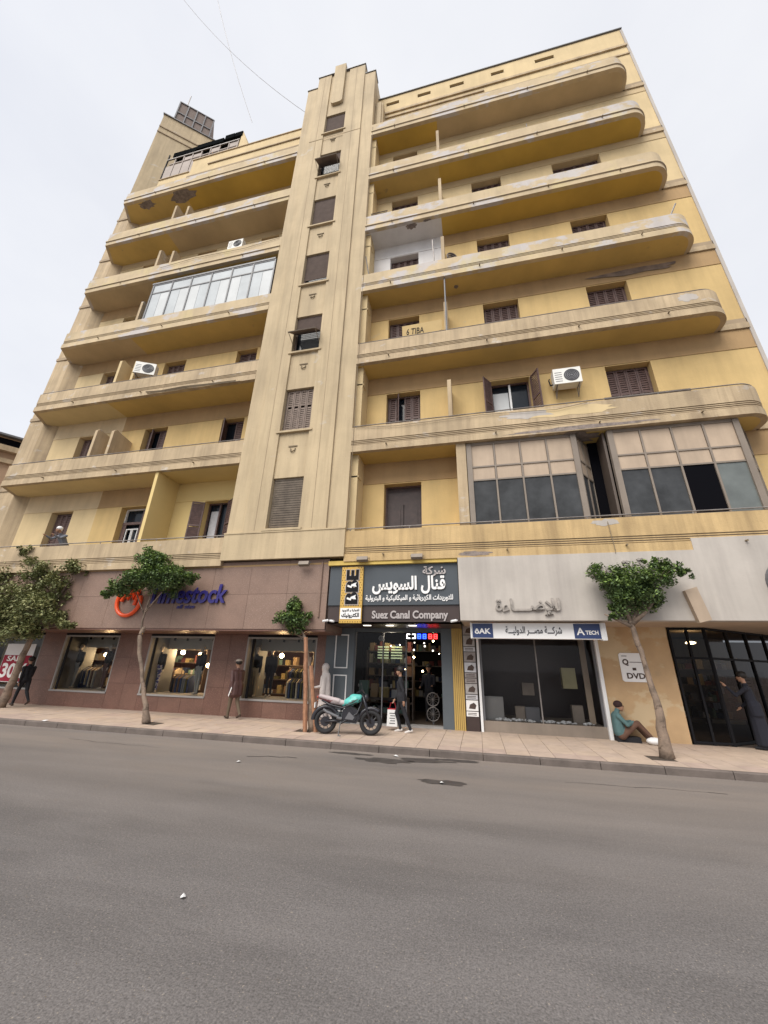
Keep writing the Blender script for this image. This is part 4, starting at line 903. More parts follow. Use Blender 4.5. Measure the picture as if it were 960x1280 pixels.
# narrow board of product pictures beside the window
pb = thing('picture_board', 'narrow column of grey product pictures beside the yellow fluted strip', 'board', (-.18, 11.25, 1.5), world=True)
box('backing', -.36, -.03, YS-.03, YS+.1, GZ-.01, 2.66, m_brownsign, pb); rnd = random.Random(4); zz = .45
mg = [mat('print_grey_%s' % 'abc'[i], c, var=.15, scale=9) for i, c in enumerate(((.30, .27, .26), (.36, .34, .33), (.50, .50, .52)))]
while zz < 2.55:
    h = rnd.choice((.13, .26, .3)); p = box('picture', -.345, -.045, YS-.045, YS-.031, zz, zz+h-.02, m_lett if zz < .6 else rnd.choice(mg), pb)
    if h > .2: vb = MB(); vb.prism([(-.28, zz+.05), (-.12, zz+.04), (-.09, zz+h*.5), (-.15, zz+h-.07), (-.25, zz+h*.55)], YS-.050, YS-.046, 'y'); vb.build('print', m_joint, p)
    else: 
        for k in range(2): box('print', -.31, -.09, YS-.048, YS-.0455, zz+.03+k*.035, zz+.045+k*.035, m_joint, p)
    zz += h
# things in that display window
rnd = random.Random(12)
disp = [(.35, 11.75, .50, .55, .55, 'large grey carton behind the left pane', m_inner2), (.30, 11.8, .28, .22, .25, 'small pale box standing on the grey carton', mg[2]), (1.02, 11.8, .26, .34, .30, 'brown boxed lamp left of the mullion', m_post), (1.30, 11.7, .34, .34, .30, 'framed dark luminaire beside the mullion', m_metal), (1.28, 12.0, .30, .30, .70, 'upper grey box behind the luminaire', m_post), (2.32, 11.9, .34, .50, .9, 'tall yellowish lamp shade in the right half', mat('old_lamp_shade', (.42, .38, .22))), (2.40, 11.8, .26, .42, .05, 'slanting grey stand under the lamp shade', m_post)]
for x, y, w, h, z, lb, m in disp:
    y -= .12
    zb = .36 if z < .6 else .36+z-.1
    if 'small pale' in lb: zb = .92
    if 'carton' in lb: zb = .36
    bb = MB(); bb.box(x-w/2, x+w/2, y, y+.2, zb, zb+h); bb.box(x-w/2+.03, x+w/2-.03, y-.012, y, zb+.03, zb+h-.03)
    tag(bb.build('display_item', m), lb, 'shop goods', 'goods in the lighting shop window')
b = MB()
for i in range(60):
    x = rnd.uniform(.4, 2.7); y = rnd.uniform(11.45, 11.75); r = rnd.uniform(.02, .05); b.ball((x, y, .36+r*.7), r, 0, (1.4, 1, .7), 6, 4)
o = b.build('small_parts_heap', m_lett); o['kind'] = 'stuff'; o['label'] = 'scatter of small white fittings along the window floor'; o['category'] = 'fittings'

# sand coloured wall and corner entrance
CW = thing('corner_wall', 'stained sand coloured wall between the lighting shop and the glass entrance', 'wall', (3.9, 11.3, .1), world=True)
box('wall_face', 3.01, 4.62, YS, YS+.3, GZ-.01, 2.66, m_ywall, CW)
p = thing('notice_board', 'white notice with Q and DVD lettering on the sand coloured wall', 'sign', (3.7, 11.28, 1.7), world=True)
b = MB(); b.prism([(3.44, 1.42), (3.48, 1.38), (3.98, 1.38), (4.02, 1.42), (4.02, 2.0), (3.98, 2.04), (3.48, 2.04), (3.44, 2.0)], YS-.02, YS-.001, 'y'); b.build('board', m_lett, p)
text('lettering', 'Q', 3.50, 3.64, 1.74, 1.90, YS-.021, m_joint, p, .003, .04); text('lettering', 'DVD', 3.55, 3.95, 1.45, 1.58, YS-.021, m_joint, p, .003, .03)
b = MB(); b.box(3.66, 3.94, YS-.024, YS-.020, 1.82, 1.835); b.box(3.50, 3.62, YS-.024, YS-.020, 1.96, 1.975); b.box(3.70, 3.78, YS-.024, YS-.020, 1.64, 1.70); b.build('print', m_joint, p)
EN = thing('glass_entrance', 'dark framed glass corner entrance turning back from the street', 'shop entrance', (6, 12, .1), world=True)
def glazed(P, Q, n, z0, z1, door=None, trans=1.95):
    P = Vector((*P, 0)); Q = Vector((*Q, 0)); dv = (Q-P).normalized(); nv = Vector((-dv.y, dv.x, 0))
    for i in range(n+1): c = P.lerp(Q, i/n); MB().obox(c+Vector((0, 0, (z0+z1)/2)), dv*.045, nv*.07, (0, 0, z1-z0)).build('mullion', m_black, EN)
    for z in (z0+.05, trans, z1-.03): MB().obox((P+Q)/2+Vector((0, 0, z)), (Q-P)*.998, nv*.06, (0, 0, .05)).build('rail', m_black, EN)
    for i in range(n):
        A = P.lerp(Q, i/n)+dv*.04; B = P.lerp(Q, (i+1)/n)-dv*.04
        b = MB(); za, zb = Vector((0, 0, z0+.05)), Vector((0, 0, z1-.05)); b.face([A+za, B+za, B+zb, A+zb]); b.build('pane', m_dkglass, EN)
glazed((4.68, YS+.02), (5.45, YS+.02), 2, GZ, 2.66); glazed((5.45, YS+.02), (9.2, 14.4), 5, GZ, 2.66)
box('room_wall', 4.6, 12, 16.6, 16.7, .1, 2.66, m_brownsign, EN); box('room_wall', 4.58, 4.62, YS+.3, 16.6, .1, 2.66, m_alu, EN); box('room_ceiling', 4.62, 12, 11.5, 16.6, 2.72, 2.76, m_brownsign, EN); box('room_floor', 4.62, 12, 11.35, 16.6, .1, .125, m_alu, EN)
shelf(5.0, 6.9, 13.4, (.5, .9, 1.3, 1.7), 31, 'shelf of goods behind the corner entrance glass'); shelf(7.2, 9.0, 16.2, (.5, .9, 1.3, 1.7), 33, 'farther shelf inside the corner entrance')
t = thing('ceiling_lamp', 'lit oval ceiling lamp behind the corner entrance glass', 'lamp', (5.55, 12.3, 2.36)); MB().ball((0, 0, 0), .12, 0, (1, 1, .3)).build('diffuser', m_bulb, t, True); MB().tube([(0, 0, .03), (0, 0, .36)], .01).build('rod', m_black, t)
dp = thing('door_poster', 'pale poster sheet hanging inside the corner door', 'poster', (7.0, 12.8, 1.3), world=True)
A_ = Vector((6.35, 12.15, 0)); dv = Vector((3.75, 3.08, 0)).normalized(); b = MB(); b.obox(A_+dv*.3+Vector((0, 0, 1.25)), dv*.62, Vector((-dv.y, dv.x, 0))*.01, (0, 0, 1.5)); b.build('sheet', m_panel, dp)
for i in range(4): b = MB(); b.obox(A_+dv*.28+Vector((.0, -.012, 1.55-i*.07)), dv*.4, Vector((-dv.y, dv.x, 0))*.004, (0, 0, .02)); b.build('print', m_joint, dp)
# security cameras
for i, (x, lb) in enumerate(((-3.72, 'pair of white security cameras at the left end of the slate sign'), (-.42, 'white security camera at the right end of the slate sign'))):
    t = thing('security_camera', lb, 'security camera', (x, 9.8, 2.66)); b = MB(); b.tube([(-.02, 0, 0), (-.14, -.08, -.03)], .03, 8); b.build('camera_body', m_whitep, t)
    if i == 0: MB().tube([(.04, 0, -.01), (.16, -.08, -.03)], .03, 8).build('camera_body', m_whitep, t)
    MB().tube([(0, 0, 0), (0, .12, .02)], .012, 6).build('bracket', m_whitep, t)

# ------------------------------------------------------------------ things on the balconies
def ac(x, y, z, label, rz=0., w=.78, h=.56):
    t = thing('air_conditioner', label, 'air conditioner', (x, y, z), rz, 'outdoor air conditioner units on the facade')
    b = MB(); b.box(-w/2, w/2, -.15, .15, 0, h); b.build('casing', m_acw, t); cx = .12
    b = MB(); b.cyl((cx, -.152, h/2), (cx, -.158, h/2), .22, 24); b.build('fan_opening', m_metal, t)
    b = MB(); [b.ring((cx, -.165, h/2), r, .006, 'y', 24, 4) for r in (.05, .10, .15, .20)]; b.build('grille', m_acw if 'leftmost' in label else m_black, t)
    b = MB()
    for k in range(5): b.box(-w/2+.04, cx-.27, -.155, -.150, .08+k*.08, .10+k*.08)
    b.build('louvre', m_metal, t)
    b = MB(); 
    for xx in (-w/2+.08, w/2-.08): b.tube([(xx, -.14, -.01), (xx, .18, -.01), (xx, .18, -.30), (xx, -.10, -.01)], .014, 5)
    b.build('bracket', m_rail, t)
    b = MB(); b.tube([(-w/2, .02, .12), (-w/2-.08, .03, .1), (-w/2-.09, .1, .35), (-w/2-.05, .16, .45)], .02, 6); b.build('pipe', m_black, t)
ac(3.17, 10.38, 9.62, 'white air conditioner between two shuttered windows on the right wing')
ac(-12.75, 10.15, 12.50, 'white air conditioner beside the pale partition on the left wing third balcony', .45)
ac(-10.15, 10.55, 19.95, 'small white air conditioner high on the left wing above the glazed loggia')
cb = thing('cardboard_sheet', 'tan cardboard sheet with black handwriting propped in a third floor loggia', 'cardboard', (-1.2, 9.98, 12.3), world=True)
mcard = mat('brown_cardboard', (.46, .33, .15), var=.08)
b = MB(); b.prism([(-1.86, 12.06), (-1.05, 12.06), (-.50, 12.24), (-.50, 12.70), (-1.88, 12.66)], 9.955, 9.967, 'y'); b.build('sheet', mcard, cb)
text('lettering', '6 TIBA', -1.72, -1.12, 12.22, 12.5, 9.954, m_black, cb, .003, .01, shear=.1)
def stick(pts, r, lb, nm='pole', m=None): tag(MB().tube(pts, r, 5).build(nm, m or m_rail), lb, nm.replace('_', ' '))
stick([(-3.34, 9.86, 16.55), (-3.15, 9.86, 15.3)], .022, 'dark stick leaning at the left of the white painted loggia'); stick([(-.72, 9.86, 16.7), (-.67, 9.86, 15.2)], .025, 'dark pole upright before the white painted loggia wall')
stick([(7.0, 9.9, 15.45), (7.3, 9.9, 16.05)], .025, 'short stick at the curved end of the fourth floor balcony'); stick([(2.1, 9.86, 25.5), (2.12, 9.86, 25.85)], .02, 'tiny stub standing on the topmost balcony band'); stick([(3.3, 9.86, 22.35), (3.32, 9.86, 22.7)], .02, 'tiny stub standing on the sixth balcony band')
t = thing('flower_rack', 'empty dark metal flower rack on the fifth floor parapet beside the tower', 'rack', (-2.9, 9.86, 18.9)); b = MB()
for xx in (-.3, .35): b.tube([(xx, 0, 0), (xx, 0, .22)], .015, 5)
b.tube([(-.33, 0, .22), (.38, 0, .22)], .018, 5); b.tube([(-.30, 0, .12), (.35, 0, .12)], .012, 5); b.build('frame', m_alu, t)
t = thing('satellite_dish', 'dark round dish on the balcony beside the white painted loggia', 'dish', (-.02, 9.95, 15.55), .5); b = MB()
for i in range(3): b.ring((0, .03*i, .12), .20-.06*i, .03, 'y', 18, 5)
b.build('dish', m_alu, t); MB().tube([(0, .06, -.15), (0, .06, .12)], .02).build('mount', m_metal, t)
t = thing('satellite_dish', 'small dark round dish hanging in the sixth floor loggia beside the tower', 'dish', (-2.0, 10.45, 22.95)); MB().ball((0, 0, 0), .12, 0, (1, .4, 1)).build('dish', m_black, t); MB().tube([(0, .02, 0), (0, .2, 0)], .015).build('mount', m_metal, t)
b = MB(); pts = [(-11.9, 9.74, 11.22), (-11.2, 9.72, 11.15), (-10.2, 9.73, 11.2), (-9.2, 9.72, 11.14), (-8.0, 9.74, 11.12)]; b.tube(pts, .03, 5); b.tube([(p[0]+.2, p[1], p[2]-.05) for p in pts], .02, 5); tag(b.build('cable_bundle', m_line), 'dark cable bundle hanging along the second floor band of the left wing', 'cable')
tag(MB().box(3.9, 6.0, 9.90, 9.93, 8.60, 8.70).build('plank', m_alu), 'long dark plank lying on the second floor parapet before the shuttered window', 'plank')
def wire(pts, lb, r_=.009): tag(MB().tube(pts, r_, 4).build('wall_cable', m_line), lb, 'cable')
wire([(-3.3, YF-.03, ZT(2)-.02), (-2.0, YF-.04, ZT(2)-.12), (.5, YF-.04, ZT(2)-.06), (2.6, YF-.04, ZT(2)-.16), (3.4, YF-.04, ZT(2)-.03)], 'thin sagging cable along the second floor parapet of the right wing')
wire([(-7.3, YF-.03, ZT(5)-.1), (-9.0, YF-.04, ZT(5)-.28), (-11.5, YF-.04, ZT(5)-.16), (-13.4, YF-.04, ZT(5)-.3)], 'thin sagging cable above the glazed loggia of the left wing')
wire([(-3.36, 9.79, 5.2), (-3.36, 9.79, 12), (-3.38, 9.79, 20), (-3.37, 9.79, 25.6)], 'thin vertical cable down the right edge of the central tower')
wire([(3.3, YF-.03, ZT(1)-.1), (3.34, YF-.04, ZB(1)+.05), (3.33, 9.76, 4.2)], 'short cable hanging from the stained patch over the white fascia')
# overhead cables
def cable(P, Q, sag, lb):
    P, Q = Vector(P), Vector(Q); pts = [P.lerp(Q, i/14)-Vector((0, 0, sag*4*(i/14)*(1-i/14))) for i in range(15)]
    tag(MB().tube(pts, .012, 4).build('overhead_cable', m_rail), lb, 'cable', 'cables strung from the roof')
cable((-7.0, 10.0, 28.9), (-18, 7.0, 45), 1.2, 'thin cable running from the tower to the upper left'); cable((-11.2, 10.5, 31.5), (-15.5, 8.0, 47), .6, 'fainter steep cable rising left of the tower')
# neighbouring building far left
NB = thing('corner_building', 'tan corner building with cornices seen past the left end of the block', 'building', (-45, 27, .1), world=True)
mnb = mat('tan_stone_far', (.46, .31, .20), var=.15, scale=.3, streak=.2)
ND, NN = Vector((.6, .8, 0)), Vector((.8, -.6, 0)); NP = Vector((-36, 18, 0))
def nb(name, s0, s1, o0, o1, z0, z1, m, parent=NB):
    b = MB(); c = NP+ND*((s0+s1)/2)+NN*((o0+o1)/2); b.obox(c+Vector((0, 0, (z0+z1)/2)), ND*(s1-s0), NN*(o1-o0), (0, 0, z1-z0)); return b.build(name, m, parent)
nb('wall', -6, 22, -12, 0, .1, 16.4, mnb)
for z, o, h in ((4.2, .3, .4), (8.6, .3, .4), (9.9, .15, .2), (13.3, .3, .4), (15.5, .25, .35), (16.4, .5, .45)): nb('cornice', -6.2, 22.2, .002, o, z, z+h, m_tan)
for z in (5.3, 10.4, 14.0-.05):
    for k in range(7): w_ = nb('window', -4.4+k*3.3, -3.2+k*3.3, .01, .05, z, z+(2.3 if z < 13 else 1.3), m_dark); nb('shutter', -4.4+k*3.3, -4.0+k*3.3, .06, .12, z, z+(2.3 if z < 13 else 1.3), m_wood)
nb('roof_shed', -5, 20, -10, -.6, 16.85, 17.9, mnb); nb('shed_roof', -5.3, 20.3, -10, -.1, 17.9, 18.05, m_metal)
for k in range(5): nb('shed_opening', -3.5+k*4, -1.0+k*4, -.61, -.57, 17.0, 17.8, m_dark)

# ------------------------------------------------------------------ people and mannequins
def skin_body(name, caps, mats, parent, voxel=.011, smooth=4):
    """one continuous body grown round tapered limbs; faces take the material of the nearest limb"""
    b = MB()
    for p0, r0, p1, r1, mi in caps:
        p0, p1 = Vector(p0), Vector(p1); n = 10; L = max((p1-p0).length, 1e-4); st = 3
        d = (p1-p0)/L; k = 3; pts = []; rs = []
        for i in range(k+1): a = PI/2*(1-i/k); pts.append(p0-d*r0*math.sin(a)); rs.append(max(r0*math.cos(a), r0*.05))
        for i in range(1, k+1): a = PI/2*i/k; pts.append(p1+d*r1*math.sin(a)); rs.append(max(r1*math.cos(a), r1*.05))
        b.tube(pts, rs, n)
    me = b.mesh('tmp', mats); o = bpy.data.objects.new('tmp', me); COL.objects.link(o)
    md = o.modifiers.new('r', 'REMESH'); md.mode = 'VOXEL'; md.voxel_size = voxel; md.use_smooth_shade = True
    ms = o.modifiers.new('s', 'SMOOTH'); ms.factor = .5; ms.iterations = smooth
    dg = bpy.context.evaluated_depsgraph_get(); out = bpy.data.meshes.new_from_object(o.evaluated_get(dg)); bpy.data.objects.remove(o)
    out.name = name; out.materials.clear(); [out.materials.append(m) for m in mats]
    import numpy as np
    C = np.empty(len(out.polygons)*3, dtype=np.float32); out.polygons.foreach_get('center', C); C = C.reshape(-1, 3)
    best = np.full(len(C), 1e9); idx = np.zeros(len(C), dtype=np.int32)
    for p0, r0, p1, r1, mi in caps:
        p0, p1 = np.array(p0, float), np.array(p1, float); d = p1-p0; t = np.clip(((C-p0)@d)/max(d@d, 1e-9), 0, 1)
        dist = np.linalg.norm(C-(p0+t[:, None]*d), axis=1)-(r0+(r1-r0)*t)
        w = dist < best; best[w] = dist[w]; idx[w] = mi
    out.polygons.foreach_set('material_index', idx); out.polygons.foreach_set('use_smooth', [True]*len(out.polygons)); out.update()
    return link(name, out, parent)
def vx(*a): return Vector(a)
def walker(caps_out, H=1.72, hipL=.25, hipR=-.25, kneeL=.1, kneeR=.35, armL=-.25, armR=.25, elbL=.3, elbR=.3, lean=.03, wide=1., head=(0, 0), M_=(0, 1, 2, 3, 4), sleeve=True, coat=0., hem=.0, fem=False):
    """+X forward, +Y to the person's left. M_: skin, top, trousers, shoes, (hair)"""
    k = H/1.72; sk, top, tr, sh, hr = M_; C = caps_out
    def leg(s, hip, knee):
        h = vx(0, s*.085, 0); kn = h+vx(math.sin(hip), 0, -math.cos(hip))*.43; an = kn+vx(math.sin(hip-knee), 0, -math.cos(hip-knee))*.42; return h, kn, an, hip-knee
    legs = [leg(1, hipL, kneeL), leg(-1, hipR, kneeR)]
    pz = .075-min(l[2].z for l in legs)
    up = vx(0, 0, pz)
    for h, kn, an, a in legs:
        h, kn, an = h+up, kn+up, an+up
        C += [(h, .092*wide, kn, .062, tr), (kn, .062, an, .047, tr)]
        f = vx(math.cos(a*.7), 0, math.sin(a*.7)); C.append((an-vx(0, 0, .03)-f*.03, .043, an-vx(0, 0, .035)+f*.15, .033, sh))
    P = up; sp = vx(math.sin(lean), 0, math.cos(lean)); ch = P+sp*.36; nk = P+sp*.54
    C += [(P+vx(0, .05, .02), .115*wide, P+vx(0, -.05, .02), .115*wide, tr if not coat else top)]
    C += [(P+sp*.08+vx(0, .05, 0), .105*wide, ch+vx(0, .07, 0), .115*wide, top), (P+sp*.08-vx(0, .05, 0), .105*wide, ch-vx(0, .07, 0), .115*wide, top)]
    shw = .165 if fem else .185
    C += [(ch+vx(0, shw-.02, .08), .06*wide, ch+vx(0, -shw+.02, .08), .06*wide, top), (ch, .1, nk, .055, top), (nk, .05, nk+sp*.09, .048, sk)]
    if coat: C += [(P+vx(-.01, .06, .05), .135*wide, P+vx(-.02, .06, -coat), .15*wide, top), (P+vx(-.01, -.06, .05), .135*wide, P+vx(-.02, -.06, -coat), .15*wide, top)]
    if hem: C += [(P, .14, P+vx(0, 0, -hem), .20, tr)]
    hands = []
    for s, a, e in ((1, armL, elbL), (-1, armR, elbR)):
        S0 = ch+vx(0, s*shw, .08); el = S0+vx(math.sin(a), s*.10, -math.cos(a)).normalized()*.28; w = el+vx(math.sin(a+e), -s*.02, -math.cos(a+e)).normalized()*.245
        C += [(S0, .058*wide, el, .045*wide, top), (el, .045*wide, w, .032, top if sleeve else sk)]
        hd = vx(math.sin(a+e), 0, -math.cos(a+e)); pl = w+hd*.075; C.append((w+hd*.01, .026, pl, .030, sk))
        for j, (ln, of) in enumerate(((.07, .022), (.08, .008), (.075, -.007), (.058, -.021))):
            q = pl+vx(of, 0, 0)*1. ; kn_ = q+hd*ln*.55+vx(.004, -s*.012, 0); C += [(q, .0095, kn_, .009, sk), (kn_, .009, kn_+hd*ln*.4+vx(0, -s*.02, 0), .0075, sk)]
        C.append((w+hd*.02+vx(.02, 0, 0), .011, w+hd*.05+vx(.05, -s*.01, 0), .009, sk)); hands.append(w+hd*.11)
    tx, ty = head; hc = nk+sp*.165+vx(.015+tx, ty, 0)
    C += [(hc+vx(-.015, 0, .03), .088, hc+vx(.02, 0, -.035), .072, sk), (hc+vx(.035, 0, -.07), .04, hc+vx(.045, 0, -.085), .035, sk), (hc+vx(.088, 0, .005), .012, hc+vx(.102, 0, -.022), .014, sk), (hc+vx(0, .084, .0), .014, hc+vx(-.005, .086, -.03), .012, sk), (hc+vx(0, -.084, .0), .014, hc+vx(-.005, -.086, -.03), .012, sk)]
    return hc, hands, P, nk
def face(parent, hc, hair=m_hair, style='short', extra=None):
    b = MB()
    for s in (1, -1): b.ball(hc+vx(.083, s*.03, .012), .011, 0, (1, 1.3, .8), 8, 5)
    b.build('eye', m_black, parent, True); b = MB(); b.tube([hc+vx(.090, .022, -.052), hc+vx(.098, 0, -.054), hc+vx(.090, -.022, -.052)], .005, 5); b.build('mouth', mat_lip, parent)
    if style == 'short': MB().ball(hc+vx(-.022, 0, .045), .098, 0, (1, .95, .85), 16, 10).build('hair', hair, parent, True)
mat_lip = mat('lips', (.28, .10, .08), var=0)
M_maroon = mat('maroon_leather_jacket', (.085, .040, .036), rough=.6, var=.2, scale=6); M_olv = mat('olive_brown_trousers', (.12, .09, .06), rough=.9, var=.15); M_shoeb = mat('brown_shoes', (.05, .03, .02)); M_cap = mat('cream_cap', (.45, .38, .32))
M_blk = mat('black_cloth', (.014, .014, .018), rough=.9, var=.1); M_navyc = mat('dark_navy_coat', (.012, .013, .022), rough=.9, var=.15); M_hij = mat('white_hijab_cloth', (.55, .50, .48), rough=.9, var=.1, scale=6); M_shoew = mat('white_trainers', (.55, .52, .5)); M_teal = mat('teal_hooded_jacket', (.08, .15, .155), rough=.9, var=.15, scale=6); M_brn = mat('brown_trousers', (.115, .060, .040), rough=.9); M_greyc = mat('grey_cloth', (.16, .17, .20), rough=.9, var=.2)
def person(label, x, y, z, rz, mats, H=1.7, group=None, **kw):
    t = thing('person', label, 'person', (x, y, z), rz, group); caps = []
    hc, hands, P, nk = walker(caps, H, **kw); k = H/1.72
    caps = [(a*k, r*k, b*k, s*k, m) for a, r, b, s, m in caps]
    skin_body('body', caps, mats, t, .011)
    return t, hc*k, [h*k for h in hands], P*k, nk*k
# man in maroon jacket walking left past the clothing shop
t, hc, hd, P, nk = person('man in maroon jacket and olive trousers walking left with a pale paper in hand', -6.78, 10.85, GZ, PI*.86, [m_skin, M_maroon, M_olv, M_shoeb], 1.52, hipL=.16, hipR=-.16, kneeL=.08, kneeR=.42, armL=-.32, armR=.05, elbL=.2, elbR=.9, lean=.05, wide=1.32, coat=.13, M_=(0, 1, 2, 3, 0))
face(t, hc, style='none'); MB().ball(hc+vx(-.02, 0, .03), .099, 0, (1, .95, .7), 16, 8).build('hair', m_hair, t, True); b = MB(); b.ball(hc+vx(-.01, 0, .075), .092, 0, (1.05, 1, .55), 16, 8); b.box(hc.x+.05, hc.x+.14, hc.y-.06, hc.y+.06, hc.z+.06, hc.z+.07); b.build('cap', M_cap, t)
pp = tag(MB().obox((0, 0, 0), (.03, .0, .03), (0, .006, 0), (-.10, 0, .22)).build('paper_roll', m_whitep), 'pale rolled paper held by the man in the maroon jacket', 'paper'); pp.location = t.matrix_world @ Vector((0, 0, 0)); 
def place_in(o, t, p): o.location = Matrix.Translation(t.location) @ Matrix.Rotation(t.rotation_euler.z, 4, 'Z') @ Vector(p); o.rotation_euler = (0, 0, t.rotation_euler.z)
place_in(pp, t, hd[0]+vx(.02, .03, .04))
# woman in white hijab behind the propped tree
t, hc, hd, P, nk = person('woman in long white hijab and pale dress walking left behind the motorbike', -4.14, 10.95, GZ, PI*.97, [m_skin, M_hij, M_hij, M_shoeb], 1.46, hipL=.2, hipR=-.2, kneeL=.1, kneeR=.3, armL=.1, armR=.2, elbL=1.3, elbR=1.1, coat=.1, hem=.62, fem=True, M_=(0, 1, 2, 3, 0))
face(t, hc, style='none')
skin_body('hijab', [(hc+vx(-.03, 0, .03), .108, hc+vx(-.02, 0, -.03), .10, 0), (hc+vx(-.03, 0, -.08), .09, hc+vx(-.03, 0, -.22), .12, 0), (hc+vx(-.04, .08, -.25), .10, hc+vx(-.05, .12, -.62), .09, 0), (hc+vx(-.04, -.08, -.25), .10, hc+vx(-.05, -.12, -.62), .09, 0), (hc+vx(-.08, 0, -.2), .11, hc+vx(-.12, 0, -.7), .12, 0)], [M_hij], t)
# young person in black striding left with a carrier bag
t, hc, hd, P, nk = person('person in black jacket and trousers with white trainers striding left past the open shop', -1.90, 10.42, GZ, PI*1.0, [m_skin, M_blk, M_blk, M_shoew], 1.47, hipL=-.30, hipR=.34, kneeL=.10, kneeR=.62, armL=-.42, armR=.25, elbL=.35, elbR=.25, lean=.05, fem=True, coat=.03, M_=(0, 1, 2, 3, 0))
face(t, hc); R = Matrix.Rotation(PI, 4, 'Z')
bag = thing('shopping_bag', 'white carrier bag with dark print and red handle held by the person in black', 'bag'); b = MB(); b.prism([(-.13, -.52), (.14, -.52), (.12, -.12), (-.11, -.12)], -.05, .05, 'y'); b.build('bag_body', m_whitep, bag)
b = MB(); b.tube([(-.08, 0, -.12), (-.05, 0, 0), (.05, 0, 0), (.08, 0, -.12)], .008, 5); b.box(-.11, .12, -.051, .051, -.15, -.12); b.build('handle', mat('red_handle', (.4, .02, .03)), bag)
b = MB(); 
for i in range(5): b.box(-.07, .07-.02*(i % 2), .051, .054, -.46+i*.055, -.44+i*.055); b.box(-.07, .07-.02*(i % 2), -.054, -.051, -.46+i*.055, -.44+i*.055)
b.build('print', m_metal, bag); place_in(bag, t, hd[1]+vx(.02, 0, -.02)); 
# dark figure deep in the doorway
t, hc, hd, P, nk = person('dim dark figure standing inside the electrical shop doorway', -1.45, 12.6, .13, -PI*.55, [m_skin, M_navyc, M_blk, M_blk], 1.52, hipL=.03, hipR=-.03, kneeL=.03, kneeR=.05, armL=.3, armR=.3, elbL=1.2, elbR=1.0, M_=(0, 1, 2, 3, 0)); face(t, hc)
# person in dark clothes at the far left behind the leaning tree
t, hc, hd, P, nk = person('person in dark clothes walking left behind the leaning tree', -14.35, 10.75, GZ, PI*.95, [m_skin, M_blk, M_blk, M_shoeb], 1.46, hipL=.32, hipR=-.28, kneeL=.15, kneeR=.5, lean=.12, M_=(0, 1, 2, 3, 0)); face(t, hc)
# person in a long dark robe at the corner entrance
t, hc, hd, P, nk = person('person in long black robe standing at the glass corner entrance with a raised hand', 5.92, 11.10, GZ, PI*.8, [m_skin, M_navyc, M_navyc, M_blk], 1.52, hipL=.05, hipR=-.08, kneeL=.05, kneeR=.1, armL=.9, armR=.2, elbL=1.6, elbR=.6, lean=.10, coat=.1, hem=.72, M_=(0, 1, 2, 3, 0)); face(t, hc)
# person sitting on the pavement against the shop frame, legs stretched to the right
t = thing('person', 'person in teal jacket and brown trousers sitting on the pavement against the white frame', 'person', (3.14, 11.05, GZ)); C = []
for s in (1, -1):
    h = vx(.0, s*.09, .17); kn = vx(.36, s*.11, .44 if s < 0 else .40); an = vx(.66 if s < 0 else .60, s*.10, .09)
    C += [(h, .095, kn, .066, 2), (kn, .066, an, .046, 2), (an+vx(.0, 0, -.03), .042, an+vx(.15, 0, -.035), .034, 3)]
    S0 = vx(-.06, s*.17, .58); el = vx(.10, s*.22, .40); w = vx(.27, s*.08, .46); C += [(S0, .062, el, .05, 1), (el, .05, w, .036, 1), (w, .027, w+vx(.07, -s*.01, .0), .028, 0)]
    for j in range(4): C += [(w+vx(.07, -s*.01+.015*(j-1.5), 0), .0095, w+vx(.115-.006*abs(j-1.5), -s*.02+.015*(j-1.5), -.015), .009, 0), (w+vx(.115-.006*abs(j-1.5), -s*.02+.015*(j-1.5), -.015), .009, w+vx(.12, -s*.02+.015*(j-1.5), -.045), .008, 0)]
    C += [(w+vx(.02, -s*.02, .01), .011, w+vx(.06, -s*.04, .03), .009, 0)]
C += [(vx(-.02, .06, .16), .12, vx(-.02, -.06, .16), .12, 2), (vx(-.05, .05, .22), .13, vx(-.06, .06, .55), .115, 1), (vx(-.05, -.05, .22), .13, vx(-.06, -.06, .55), .115, 1), (vx(-.06, .12, .60), .07, vx(-.06, -.12, .60), .07, 1), (vx(-.05, 0, .62), .07, vx(-.02, 0, .70), .06, 1)]
hc = vx(.045, 0, .79); C += [(hc+vx(-.015, 0, .02), .086, hc+vx(.02, 0, -.035), .07, 0), (hc+vx(.04, 0, -.07), .04, hc+vx(.045, 0, -.08), .035, 0), (hc+vx(.088, 0, -.0), .012, hc+vx(.10, 0, -.025), .014, 0)]
C = [(a*.92, r*.92, b_*.92, s*.92, m) for a, r, b_, s, m in C]
skin_body('body', C, [m_skin, M_teal, M_brn, M_blk], t); face(t, hc*.92, mat('reddish_dark_hair', (.03, .012, .012), var=0))
tag(MB().box(3.02, 3.50, 10.98, 11.22, GZ, GZ+.11).build('dark_cushion', M_blk), 'flat dark cushion under the seated person', 'cushion')
b = MB(); b.ball((3.72, 10.86, GZ+.075), .10, 0, (1.7, 1, .75), 14, 8); b.ball((3.86, 10.88, GZ+.07), .08, 0, (1.4, 1, .8), 12, 7); o = b.build('plastic_bag', m_whitep, None, True); tag(o, 'white plastic bag lying before the seated person’s feet', 'bag')
